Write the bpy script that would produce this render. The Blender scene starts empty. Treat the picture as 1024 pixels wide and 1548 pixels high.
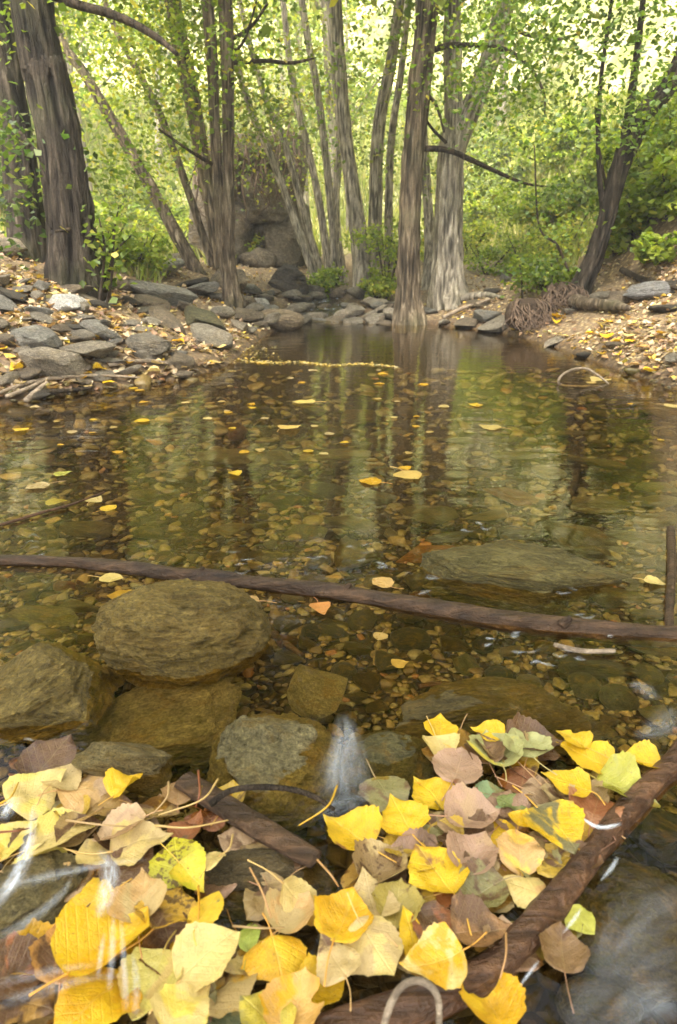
import bpy, bmesh, math, random
import numpy as np
from mathutils import Vector, Matrix, Euler
random.seed(11)
RNG = np.random.default_rng(11)
R = math.radians
scn = bpy.context.scene
COL = scn.collection

# ------------------------------------------------------------------ camera geometry
HAZE = .005
F, W, H = 1000.0, 1024, 1548
CAM = np.array([0.0, 0.0, 0.60])
TILT = math.atan((774 - 395) / F)
CT, ST = math.cos(TILT), math.sin(TILT)

def ray(px, py):
    """world direction (unit forward depth) through photo pixel(s)"""
    px = np.asarray(px, float); py = np.asarray(py, float)
    a = (px - W / 2) / F; b = (H / 2 - py) / F
    return np.stack([a, CT + b * ST, -ST + b * CT], -1)

def at(px, py, Y):
    d = ray(px, py)
    return CAM + d * (Y / d[..., 1:2])

def on_z(px, py, z=0.0):
    d = ray(px, py)
    return CAM + d * ((z - CAM[2]) / d[..., 2:3])

def depth(p):
    p = np.asarray(p) - CAM
    return p[..., 1] * CT - p[..., 2] * ST

# ------------------------------------------------------------------ noise
def _hash(i, j, k, s):
    n = (i * 374761393 + j * 668265263 + k * 2147483647 + s * 974634777).astype(np.int64)
    n = (n ^ (n >> 13)) * 1274126177 & 0x7fffffff
    n = (n ^ (n >> 16)) & 0xffff
    return n / 65535.0 * 2 - 1

def vnoise(P, seed=0):
    P = np.asarray(P, float)
    i = np.floor(P).astype(np.int64); f = P - i
    u = f * f * (3 - 2 * f)
    out = 0
    for a in (0, 1):
        for b in (0, 1):
            for c in (0, 1):
                w = (u[:, 0] if a else 1 - u[:, 0]) * (u[:, 1] if b else 1 - u[:, 1]) * (u[:, 2] if c else 1 - u[:, 2])
                out = out + w * _hash(i[:, 0] + a, i[:, 1] + b, i[:, 2] + c, seed)
    return out

def fbm(P, seed=0, oct=4, gain=0.5):
    P = np.asarray(P, float); o = 0; a = 1; t = 0
    for k in range(oct):
        o = o + a * vnoise(P * 2.03 ** k, seed + k * 17); t += a; a *= gain
    return o / t

def sstep(a, b, x):
    t = np.clip((x - a) / (b - a), 0, 1)
    return t * t * (3 - 2 * t)

# ------------------------------------------------------------------ terrain
SHL = [(0, 612), (130, 592), (285, 572), (345, 552), (385, 520), (405, 504), (440, 490), (462, 487)]
SHR = [(1024, 588), (930, 558), (850, 528), (800, 513), (765, 505), (700, 495), (650, 491), (590, 488), (540, 487)]
pl = [tuple(on_z(a, b)[:2]) for a, b in SHL]
pr = [tuple(on_z(a, b)[:2]) for a, b in SHR]
CREEK_L = [(-0.45, 7.9), (-0.55, 9.2), (-0.35, 10.6), (-0.35, 12.5)]
CREEK_R = [(0.0, 12.5), (0.05, 10.6), (-0.02, 9.2), (0.12, 8.0)]
POLY = np.array([(-2.1, -5), (-1.95, 1.0), (-1.75, 2.4)] + pl + CREEK_L + CREEK_R + pr[::-1] + [(1.95, 2.4), (2.1, 1.0), (2.2, -5)])

def water_dist(x, y):
    """signed distance to the water outline: negative inside"""
    x = np.asarray(x, float).ravel(); y = np.asarray(y, float).ravel()
    best = np.full(x.shape, 1e9); ins = np.zeros(x.shape, bool)
    A = POLY; B = np.roll(POLY, -1, 0)
    for (ax, ay), (bx, by) in zip(A, B):
        dx, dy = bx - ax, by - ay
        t = np.clip(((x - ax) * dx + (y - ay) * dy) / (dx * dx + dy * dy), 0, 1)
        best = np.minimum(best, np.hypot(x - ax - t * dx, y - ay - t * dy))
        c = (ay > y) != (by > y)
        xx = ax + (y - ay) / (dy if abs(dy) > 1e-9 else 1e-9) * dx
        ins ^= c & (x < xx)
    return np.where(ins, -best, best)

def creek_z(y):
    return 0.09 * np.maximum(0, np.asarray(y, float) - 7.2) + 0.0

def height(x, y):
    shp = np.shape(x); x = np.asarray(x, float).ravel(); y = np.asarray(y, float).ravel()
    d = water_dist(x, y)
    P = np.stack([x, y, 0 * x], -1)
    n1 = fbm(P * 1.1, 3, 3); n2 = fbm(P * 5.0, 5, 3); n3 = vnoise(P * 22, 9)
    # banks
    base = np.maximum(0, 0.085 * (y - 7.3))
    base = np.where(y > 16, 0.085 * 8.7 + 0.10 * (y - 16), base)
    left = sstep(7.6, 6.4, y) * (x < 0) + (x < 0) * sstep(-0.5, -1.1, x) * sstep(10.5, 8.4, y) * 0.9
    left = np.clip(left, 0, 1)
    right = (x > 0) * sstep(0.7, 1.6, x) * sstep(8.6, 6.6, y)
    dd = np.maximum(d, 0)
    dl = np.minimum(dd, 2.3) + 0.15 * np.maximum(dd - 2.3, 0)
    prof_l = 0.33 * dl + 0.07 * (1 - np.exp(-dl / 0.18))
    prof_r = 0.42 * np.minimum(dd, 1.5) + 0.25 * np.maximum(dd - 1.5, 0) + 0.07 * (1 - np.exp(-dd / 0.15))
    prof_f = 0.05 * np.minimum(dd, 2.5) + 0.07 * (1 - np.exp(-dd / 0.15))
    land = base + prof_f * (1 - left) * (1 - right) + prof_l * left + prof_r * right * (1 - left)
    # hillsides
    bR = np.interp(y, [-5, 3, 5, 6, 8, 10, 14, 20, 30, 45], [3.2, 2.7, 2.5, 2.4, 2.55, 2.8, 3.2, 3.0, 2.0, 0])
    bL = np.interp(y, [-5, 3, 6, 9, 12, 16, 22, 30, 45], [4.2, 4.2, 4.6, 4.4, 3.6, 4.5, 4.5, 3.0, 0])
    hr = np.maximum(0, x - bR); hl = np.maximum(0, -x - bL)
    hill = 1.1 * hr ** 1.04 + 0.55 * hl ** 1.05
    far = np.maximum(0, y - 24 - 2 * vnoise(P * .12, 77)) * 0.52
    hill = np.minimum(hill, 26) + np.minimum(far, 24)
    amp = 0.05 + 0.03 * np.minimum(dd, 3)
    land = land + hill + (n1 * amp + n2 * 0.018 + n3 * 0.004) * sstep(0, 0.3, dd) + hill * 0.10 * n1 + sstep(0.0, 1.5, hill) * n2 * 0.08
    # bed
    di = np.maximum(-d, 0)
    deep = np.interp(y, [-5, 0.2, 0.8, 1.3, 2.0, 3.5, 6.0, 7.2, 7.6, 13], [.09, .08, .085, .10, .16, .27, .25, .12, .05, .05])
    bed = -np.minimum(deep, 0.015 + 0.30 * di) + (n1 * 0.03 + n2 * 0.012) * sstep(0, .3, di)
    bed = bed + creek_z(y) * (y > 7.2)
    z = np.where(d > 0, land, bed)
    return z.reshape(shp)

NX, NY = 560, 620
_ka = 5.3; _k0 = math.asinh(-4.5 / .55); _k1 = math.asinh(80 / .55)
gx = 0.55 * np.sinh(_ka * np.linspace(-1, 1, NX)); gy = 1.2 + 0.55 * np.sinh(_k0 + (_k1 - _k0) * np.linspace(0, 1, NY))
GX, GY = np.meshgrid(gx, gy); GZ = height(GX, GY)
def hfast(x, y):
    """ground height read off the ground mesh"""
    i = np.clip(np.searchsorted(gx, x) - 1, 0, NX - 2); j = np.clip(np.searchsorted(gy, y) - 1, 0, NY - 2)
    a = np.clip((x - gx[i]) / (gx[i + 1] - gx[i]), 0, 1); b = np.clip((y - gy[j]) / (gy[j + 1] - gy[j]), 0, 1)
    return (GZ[j, i] * (1 - a) + GZ[j, i + 1] * a) * (1 - b) + (GZ[j + 1, i] * (1 - a) + GZ[j + 1, i + 1] * a) * b

_T = np.concatenate([np.geomspace(0.25, 6, 220), np.geomspace(6.03, 90, 260)])
def hit(px, py, off=0.0):
    """where the sight line of photo pixels meets the ground raised by off"""
    px = np.atleast_1d(np.asarray(px, float)); py = np.atleast_1d(np.asarray(py, float))
    d = ray(px, py); d = d / d[:, 1:2]
    P = CAM + d[:, None, :] * _T[None, :, None]
    g = P[..., 2] - hfast(P[..., 0], P[..., 1]) - off
    below = g < 0
    k = np.where(below.any(1), below.argmax(1), len(_T) - 1); k = np.maximum(k, 1)
    r = np.arange(len(px))
    g0, g1 = g[r, k - 1], g[r, k]
    t = np.clip(g0 / np.where(abs(g0 - g1) < 1e-9, 1e-9, g0 - g1), 0, 1)
    T = _T[k - 1] + t * (_T[k] - _T[k - 1])
    return CAM + d * T[:, None]

def hit1(px, py, off=0.0):
    return hit([px], [py], off)[0]

# ------------------------------------------------------------------ mesh helpers
def mesh_np(name, V, Fc, smooth=True, col=None, attrs=None):
    V = np.ascontiguousarray(V, np.float32); Fc = np.ascontiguousarray(Fc, np.int32)
    m = bpy.data.meshes.new(name)
    n, k = Fc.shape
    m.vertices.add(len(V)); m.vertices.foreach_set('co', V.ravel())
    m.loops.add(n * k); m.loops.foreach_set('vertex_index', Fc.ravel())
    m.polygons.add(n)
    m.polygons.foreach_set('loop_start', np.arange(0, n * k, k, dtype=np.int32))
    m.polygons.foreach_set('loop_total', np.full(n, k, np.int32))
    m.polygons.foreach_set('use_smooth', np.full(n, smooth, bool))
    if col is not None:
        a = m.color_attributes.new('Col', 'FLOAT_COLOR', 'POINT')
        c = np.ones((len(V), 4), np.float32); c[:, :3] = col
        a.data.foreach_set('color', c.ravel())
    for nm, v in (attrs or {}).items():
        a = m.attributes.new(nm, 'FLOAT', 'POINT'); a.data.foreach_set('value', np.ascontiguousarray(v, np.float32))
    m.update(calc_edges=True); m.validate()
    return m

def link(name, mesh, mat=None, parent=None, loc=None, label=None, cat=None, group=None, kind=None):
    o = bpy.data.objects.new(name, mesh); COL.objects.link(o)
    if mat and mesh is not None and not mesh.materials: mesh.materials.append(mat)
    if parent is not None: o.parent = parent
    if loc is not None: o.location = loc
    tag(o, label, cat, group, kind)
    return o

def tag(o, label=None, cat=None, group=None, kind=None):
    if label: o['label'] = label
    if cat: o['category'] = cat
    if group: o['group'] = group
    if kind: o['kind'] = kind
    return o

def catmull(P, n):
    P = np.asarray(P, float)
    if len(P) == 2:
        t = np.linspace(0, 1, n)[:, None]; return P[0] * (1 - t) + P[1] * t
    E = np.vstack([2 * P[0] - P[1], P, 2 * P[-1] - P[-2]])
    s = np.linspace(0, len(P) - 1 - 1e-6, n); i = s.astype(int); t = (s - i)[:, None]
    a, b, c, d = E[i], E[i + 1], E[i + 2], E[i + 3]
    return 0.5 * (2 * b + (c - a) * t + (2 * a - 5 * b + 4 * c - d) * t ** 2 + (-a + 3 * b - 3 * c + d) * t ** 3)

def tube(P, rad, segs=12, n=40, seed=0, ridge=0.0, flare=0.0, flare_h=0.3, wob=0.0, flat=1.0, lobes=5):
    """tapered tube with bark ridges along a smooth path; returns V, quads (n-gon caps as fans)"""
    PR = catmull(np.column_stack([np.asarray(P, float), np.asarray(rad, float)]), n)
    C, r = PR[:, :3], np.maximum(PR[:, 3], 0.0006)
    T = np.gradient(C, axis=0); T /= np.linalg.norm(T, axis=1)[:, None] + 1e-12
    s = np.concatenate([[0], np.cumsum(np.linalg.norm(np.diff(C, axis=0), axis=1))])
    ref = np.array([0, 1, 0.0]) if abs(T[0][1]) < 0.8 else np.array([0, 0, 1.0])
    U = np.zeros_like(C); u = ref - T[0] * ref.dot(T[0]); u /= np.linalg.norm(u)
    for i in range(n):
        u = u - T[i] * u.dot(T[i]); u /= np.linalg.norm(u); U[i] = u
    Vv = np.cross(T, U)
    th = np.linspace(0, 2 * math.pi, segs, endpoint=False)
    c, sn = np.cos(th), np.sin(th)
    rr = np.repeat(r[:, None], segs, 1)
    tt = np.repeat(th[None], n, 0); ss = np.repeat(s[:, None], segs, 1)
    r0 = float(np.median(r)); groove = np.zeros(n * segs + 2)
    if ridge:
        q = np.stack([np.cos(tt) * 4.5, np.sin(tt) * 4.5, ss / r0 * 0.30], -1).reshape(-1, 3)
        q2 = np.stack([np.cos(tt) * 9, np.sin(tt) * 9, ss / r0 * 0.8], -1).reshape(-1, 3)
        rg = (-np.abs(vnoise(q, seed)) * 1.2 + .4 + 0.5 * vnoise(q2, seed + 3)).reshape(n, segs)
        rr = rr * (1 + ridge * rg); groove = np.concatenate([rg.ravel(), [0, 0]])
    if flare:
        lob = 0.55 + 0.45 * np.cos(tt * lobes + seed + 1.2 * vnoise(np.stack([np.cos(tt) * 2, np.sin(tt) * 2, 0 * tt], -1).reshape(-1, 3), seed).reshape(n, segs) * 2)
        rr = rr * (1 + flare * np.exp(-ss / flare_h) * lob)
    if wob:
        q = np.stack([np.cos(tt), np.sin(tt), ss / r0 * .15], -1).reshape(-1, 3) * 1.3
        rr = rr * (1 + wob * vnoise(q, seed + 8).reshape(n, segs))
    V = C[:, None] + rr[..., None] * (U[:, None] * c[None, :, None] + Vv[:, None] * sn[None, :, None] * flat)
    V = V.reshape(-1, 3)
    i, j = np.meshgrid(np.arange(n - 1), np.arange(segs), indexing='ij'); jn = (j + 1) % segs
    Q = np.stack([i * segs + j, i * segs + jn, (i + 1) * segs + jn, (i + 1) * segs + j], -1).reshape(-1, 4)
    k = len(V); V = np.vstack([V, C[0] - T[0] * r[0] * .25, C[-1] + T[-1] * r[-1] * .25])
    js = np.arange(0, segs, 2)
    cap0 = np.stack([np.full(len(js), k), (js + 2) % segs, (js + 1) % segs, js], -1)
    o = (n - 1) * segs
    cap1 = np.stack([np.full(len(js), k + 1), o + js, o + (js + 1) % segs, o + (js + 2) % segs], -1)
    tube.groove = groove
    return V, np.vstack([Q, cap0, cap1])

def joined(parts):
    V, Fc, k = [], [], 0
    for v, f in parts:
        V.append(v); Fc.append(f + k); k += len(v)
    return np.vstack(V), np.vstack(Fc)

# ------------------------------------------------------------------ materials
def new_mat(name):
    m = bpy.data.materials.new(name); m.use_nodes = True
    nt = m.node_tree; nt.nodes.clear()
    return m, nt

class NT:
    def __init__(s, name):
        s.m, s.t = new_mat(name)
    def n(s, typ, **kw):
        nd = s.t.nodes.new(typ)
        for k, v in kw.items():
            if k.startswith('i_'):
                nd.inputs[k[2:].replace('_', ' ')].default_value = v
            else: setattr(nd, k, v)
        return nd
    def l(s, a, b): s.t.links.new(a, b)
    def math(s, op, a, b=None, c=None, clamp=False):
        nd = s.n('ShaderNodeMath', operation=op); nd.use_clamp = clamp
        for i, v in enumerate((a, b, c)):
            if v is None: continue
            if isinstance(v, (int, float)): nd.inputs[i].default_value = v
            else: s.l(v, nd.inputs[i])
        return nd.outputs[0]
    def mix(s, fac, a, b, mode='MIX'):
        nd = s.n('ShaderNodeMix', data_type='RGBA', blend_type=mode)
        for k, v in ((0, fac), (6, a), (7, b)):
            if isinstance(v, (int, float)): nd.inputs[k].default_value = v
            elif isinstance(v, tuple): nd.inputs[k].default_value = (*v, 1) if len(v) == 3 else v
            else: s.l(v, nd.inputs[k])
        return nd.outputs[2]
    def noise(s, vec, scale, detail=4, rough=.55, dist=0.0):
        nd = s.n('ShaderNodeTexNoise', i_Scale=scale, i_Detail=detail, i_Roughness=rough, i_Distortion=dist)
        if vec is not None: s.l(vec, nd.inputs['Vector'])
        return nd.outputs['Fac']
    def ramp(s, fac, stops):
        nd = s.n('ShaderNodeValToRGB'); e = nd.color_ramp.elements
        while len(e) < len(stops): e.new(0.5)
        for x, (p, c) in zip(e, stops):
            x.position = p; x.color = (*c, 1) if isinstance(c, tuple) else (c, c, c, 1)
        s.l(fac, nd.inputs[0]); return nd.outputs[0]
    def mapping(s, vec, scale=(1, 1, 1), rot=(0, 0, 0)):
        nd = s.n('ShaderNodeMapping'); nd.inputs['Scale'].default_value = scale; nd.inputs['Rotation'].default_value = rot
        s.l(vec, nd.inputs['Vector']); return nd.outputs[0]
    def bump(s, h, strength=.5, dist=.01, normal=None):
        nd = s.n('ShaderNodeBump'); nd.inputs['Strength'].default_value = strength; nd.inputs['Distance'].default_value = dist
        s.l(h, nd.inputs['Height'])
        if normal is not None: s.l(normal, nd.inputs['Normal'])
        return nd.outputs[0]
    def principled(s, col, rough=.6, normal=None, spec=.5, coat=None):
        nd = s.n('ShaderNodeBsdfPrincipled')
        for k, v in (('Base Color', col), ('Roughness', rough), ('Specular IOR Level', spec)):
            if isinstance(v, (int, float)): nd.inputs[k].default_value = v
            elif isinstance(v, tuple): nd.inputs[k].default_value = (*v, 1)
            else: s.l(v, nd.inputs[k])
        if normal is not None: s.l(normal, nd.inputs['Normal'])
        return nd.outputs[0]
    def out(s, sh):
        o = s.n('ShaderNodeOutputMaterial'); s.l(sh, o.inputs['Surface']); return s.m

def mat_rock(name, rough=.75, ochre=.35, wet=False):
    t = NT(name); tc = t.n('ShaderNodeTexCoord').outputs['Object']; oi = t.n('ShaderNodeObjectInfo')
    add = t.n('ShaderNodeVectorMath', operation='ADD'); t.l(tc, add.inputs[0])
    sc = t.n('ShaderNodeVectorMath', operation='SCALE'); sc.inputs['Scale'].default_value = 9.0
    cx = t.n('ShaderNodeCombineXYZ')
    for k in range(3): t.l(oi.outputs['Random'], cx.inputs[k])
    t.l(cx.outputs[0], sc.inputs[0]); t.l(sc.outputs[0], add.inputs[1])
    v = add.outputs[0]
    big = t.noise(v, 2.2, 5, .6); fine = t.noise(v, 16, 8, .78); strata = t.noise(t.mapping(v, (1.6, 2.0, 4.5)), 2.4, 6, .65, 1.2)
    pat = t.noise(v, 3.4, 6, .65, .8)
    base = oi.outputs['Color']
    c = t.mix(1.0, base, t.ramp(big, [(.25, .55), (.75, 1.35)]), 'MULTIPLY')
    c = t.mix(.8, c, t.ramp(strata, [(.3, .7), (.5, 1.0), (.7, 1.3)]), 'MULTIPLY')
    c = t.mix(1.0, c, t.ramp(fine, [(.3, .40), (.5, .95), (.72, 1.9)]), 'MULTIPLY')
    c = t.mix(t.math('MULTIPLY', t.ramp(pat, [(.52, 0.0), (.68, 1.0)]), ochre), c, (.27, .17, .04))
    c = t.mix(t.math('MULTIPLY', t.ramp(t.noise(v, 5.5, 5, .6), [(.60, 0.0), (.7, 1.0)]), .35), c, (.02, .016, .01))
    hgt = t.math('ADD', t.math('MULTIPLY', strata, .9), t.math('ADD', t.math('MULTIPLY', fine, .9), t.math('MULTIPLY', pat, .7)))
    sp = t.noise(v, 42, 5, .8); c = t.mix(.8, c, t.ramp(sp, [(.34, .45), (.5, 1.0), (.66, 1.7)]), 'MULTIPLY')
    hgt = t.math('ADD', hgt, t.math('MULTIPLY', sp, .35)); nrm = t.bump(hgt, 1.0, .13)
    return t.out(t.principled(c, t.ramp(fine, [(.3, rough - .12), (.7, rough + .12)]), nrm, .38 if wet else .3))

M = {}
M['rock'] = mat_rock('dry_schist', .8, .28)
M['wet'] = mat_rock('wet_stone', .36, .85, True)

def mat_bark(name, dark, light, lichen=.2):
    t = NT(name); tc = t.n('ShaderNodeTexCoord').outputs['Object']
    v = t.mapping(tc, (1, 1, .16)); cr = t.noise(v, 26, 6, .65, .3); v2 = t.mapping(tc, (1, 1, .3))
    mid = t.noise(v2, 9, 5, .6); big = t.noise(tc, 2.3, 4, .5); fine = t.noise(tc, 70, 4, .7)
    vd = t.n('ShaderNodeTexVoronoi', feature='DISTANCE_TO_EDGE', i_Scale=17.0)
    wv = t.n('ShaderNodeVectorMath', operation='ADD'); t.l(v, wv.inputs[0]); nz = t.n('ShaderNodeTexNoise', i_Scale=9.0, i_Detail=4.0); t.l(v, nz.inputs['Vector'])
    ns = t.n('ShaderNodeVectorMath', operation='SCALE'); ns.inputs['Scale'].default_value = .12; t.l(nz.outputs['Color'], ns.inputs[0]); t.l(ns.outputs[0], wv.inputs[1]); t.l(wv.outputs[0], vd.inputs['Vector'])
    fur = t.ramp(vd.outputs['Distance'], [(0.0, 0.0), (.22, 1.0)])
    cr = t.math('ADD', t.math('MULTIPLY', cr, .80), t.math('MULTIPLY', fur, .12))
    c = t.ramp(cr, [(.34, tuple(x * .45 for x in dark)), (.5, dark), (.68, light)])
    c = t.mix(.8, c, t.ramp(mid, [(.3, .55), (.7, 1.4)]), 'MULTIPLY')
    c = t.mix(.6, c, t.ramp(fine, [(.3, .65), (.7, 1.35)]), 'MULTIPLY')
    c = t.mix(t.math('MULTIPLY', t.ramp(big, [(.5, 0.0), (.7, 1.0)]), lichen), c, (.12, .125, .06))
    gr = t.n('ShaderNodeAttribute', attribute_name='groove').outputs['Fac']
    c = t.mix(.85, c, t.ramp(t.math('ADD', t.math('MULTIPLY', gr, .8), .5), [(.22, .28), (.5, 1.0), (.85, 1.35)]), 'MULTIPLY')
    h = t.math('ADD', t.math('MULTIPLY', cr, 1.6), t.math('MULTIPLY', mid, .5)); h = t.math('ADD', h, t.math('MULTIPLY', fine, .2))
    return t.out(t.principled(c, .85, t.bump(h, 1.0, .05), .2))
M['bark_dark'] = mat_bark('dark_bark', (.045, .034, .024), (.12, .095, .07), .3)
M['bark'] = mat_bark('grey_brown_bark', (.125, .092, .058), (.30, .24, .165), .3)
M['bark_pale'] = mat_bark('pale_grey_bark', (.33, .28, .21), (.55, .49, .39), .3)
M['twig'] = mat_bark('twig_bark', (.05, .035, .022), (.12, .085, .05), .1)

def mat_log(name, a, b, rough=.35):
    t = NT(name); tc = t.n('ShaderNodeTexCoord').outputs['Generated']; ob = t.n('ShaderNodeTexCoord').outputs['Object']
    g = t.noise(t.mapping(ob, (8, 60, 60)), 1.3, 6, .65, .4); p = t.noise(ob, 16, 5, .6); f = t.noise(ob, 120, 4, .7)
    c = t.ramp(g, [(.3, tuple(x * .4 for x in a)), (.5, a), (.7, b)])
    c = t.mix(.8, c, t.ramp(p, [(.3, .45), (.7, 1.5)]), 'MULTIPLY'); c = t.mix(.6, c, t.ramp(f, [(.3, .6), (.7, 1.4)]), 'MULTIPLY')
    h = t.math('ADD', g, t.math('ADD', p, t.math('MULTIPLY', f, .4)))
    return t.out(t.principled(c, rough + .1, t.bump(h, .9, .012), .28))
M['log'] = mat_log('waterlogged_wood', (.045, .024, .011), (.095, .052, .026))
M['log_red'] = mat_log('wet_red_bark', (.065, .03, .013), (.15, .075, .035), .25)
M['drift'] = mat_log('driftwood', (.20, .15, .10), (.34, .27, .19), .7)

def mat_foliage(name, trans=.45, sat=1.0):
    t = NT(name); a = t.n('ShaderNodeAttribute', attribute_name='Col')
    d = t.n('ShaderNodeBsdfPrincipled', i_Roughness=.5); d.inputs['Specular IOR Level'].default_value = .35
    t.l(a.outputs['Color'], d.inputs['Base Color'])
    tr = t.n('ShaderNodeBsdfTranslucent'); c2 = t.mix(1.0, a.outputs['Color'], (1.35, 1.45, .6), 'MULTIPLY'); t.l(c2, tr.inputs['Color'])
    mx = t.n('ShaderNodeMixShader'); mx.inputs[0].default_value = trans
    t.l(d.outputs[0], mx.inputs[1]); t.l(tr.outputs[0], mx.inputs[2])
    return t.out(mx.outputs[0])
M['foliage'] = mat_foliage('tree_leaf', .5)
M['litter'] = mat_foliage('dry_leaf', .15)

def mat_leaf():
    """fallen poplar leaf: object colour, second tone in patches, specks and veins in leaf space"""
    t = NT('fallen_poplar_leaf'); tc = t.n('ShaderNodeTexCoord').outputs['Object']; oi = t.n('ShaderNodeObjectInfo')
    sx = t.n('ShaderNodeSeparateXYZ'); t.l(tc, sx.inputs[0]); x, y = sx.outputs[0], sx.outputs[1]
    off = t.n('ShaderNodeVectorMath', operation='ADD'); t.l(tc, off.inputs[0])
    cx = t.n('ShaderNodeCombineXYZ'); r9 = t.math('MULTIPLY', oi.outputs['Random'], 37.0)
    for k in range(3): t.l(r9, cx.inputs[k])
    t.l(cx.outputs[0], off.inputs[1]); v = off.outputs[0]
    def oa(nm): return t.n('ShaderNodeAttribute', attribute_type='OBJECT', attribute_name=nm)
    spot = oa('spot').outputs['Fac']; patch = oa('patch').outputs['Fac']; tint = oa('tint').outputs['Color']
    base = oi.outputs['Color']
    n1 = t.noise(v, 3.0, 5, .6); n2 = t.noise(v, 1.6, 4, .55, .5); n3 = t.noise(v, 22, 4, .6)
    c = t.mix(.75, base, t.ramp(n1, [(.25, .62), (.75, 1.3)]), 'MULTIPLY')
    # second tone patch
    pm = t.math('MULTIPLY', t.math('SUBTRACT', t.math('ADD', n2, patch), 1.0), 14.0, clamp=True)
    c = t.mix(pm, c, tint)
    ax = t.math('ABSOLUTE', x)
    vv = t.math('FRACT', t.math('MULTIPLY', t.math('SUBTRACT', y, t.math('MULTIPLY', ax, .75)), 7.5))
    side = t.math('SUBTRACT', 1.0, t.math('MULTIPLY', t.math('ABSOLUTE', t.math('SUBTRACT', vv, .5)), 9.0), clamp=True)
    mid = t.math('SUBTRACT', 1.0, t.math('MULTIPLY', ax, 45.0), clamp=True)
    fine = t.n('ShaderNodeTexVoronoi', feature='DISTANCE_TO_EDGE', i_Scale=16.0); t.l(v, fine.inputs['Vector'])
    net = t.math('SUBTRACT', 1.0, t.math('MULTIPLY', fine.outputs['Distance'], 9.0), clamp=True)
    vein = t.math('MAXIMUM', mid, t.math('MULTIPLY', side, .55))
    c = t.mix(t.math('MULTIPLY', vein, .17), c, t.mix(.55, c, (.75, .62, .32)))
    c = t.mix(t.math('MULTIPLY', net, .12), c, (.45, .3, .1))
    sm = t.math('MULTIPLY', t.math('SUBTRACT', t.math('ADD', t.noise(v, 7.5, 4, .6), spot), 1.0), 16.0, clamp=True)
    c = t.mix(t.math('MULTIPLY', sm, .85), c, (.085, .04, .015))
    c = t.mix(t.math('MULTIPLY', t.ramp(n3, [(.62, 0.0), (.70, 1.0)]), .55), c, (.14, .07, .02))
    h = t.math('SUBTRACT', t.math('MULTIPLY', n1, .8), t.math('ADD', t.math('MULTIPLY', vein, .22), t.math('MULTIPLY', net, .06)))
    d = t.n('ShaderNodeBsdfPrincipled', i_Roughness=.42); d.inputs['Specular IOR Level'].default_value = .4
    t.l(c, d.inputs['Base Color']); t.l(t.bump(h, .3, .03), d.inputs['Normal'])
    t.l(t.ramp(n2, [(.35, .2), (.65, .5)]), d.inputs['Roughness'])
    tr = t.n('ShaderNodeBsdfTranslucent'); t.l(c, tr.inputs['Color'])
    mx = t.n('ShaderNodeMixShader'); mx.inputs[0].default_value = .22
    t.l(d.outputs[0], mx.inputs[1]); t.l(tr.outputs[0], mx.inputs[2])
    return t.out(mx.outputs[0])
M['leaf'] = mat_leaf()

def mat_stalk():
    t = NT('leaf_stalk'); oi = t.n('ShaderNodeObjectInfo')
    return t.out(t.principled(oi.outputs['Color'], .5))
M['stalk'] = mat_stalk()

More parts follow.
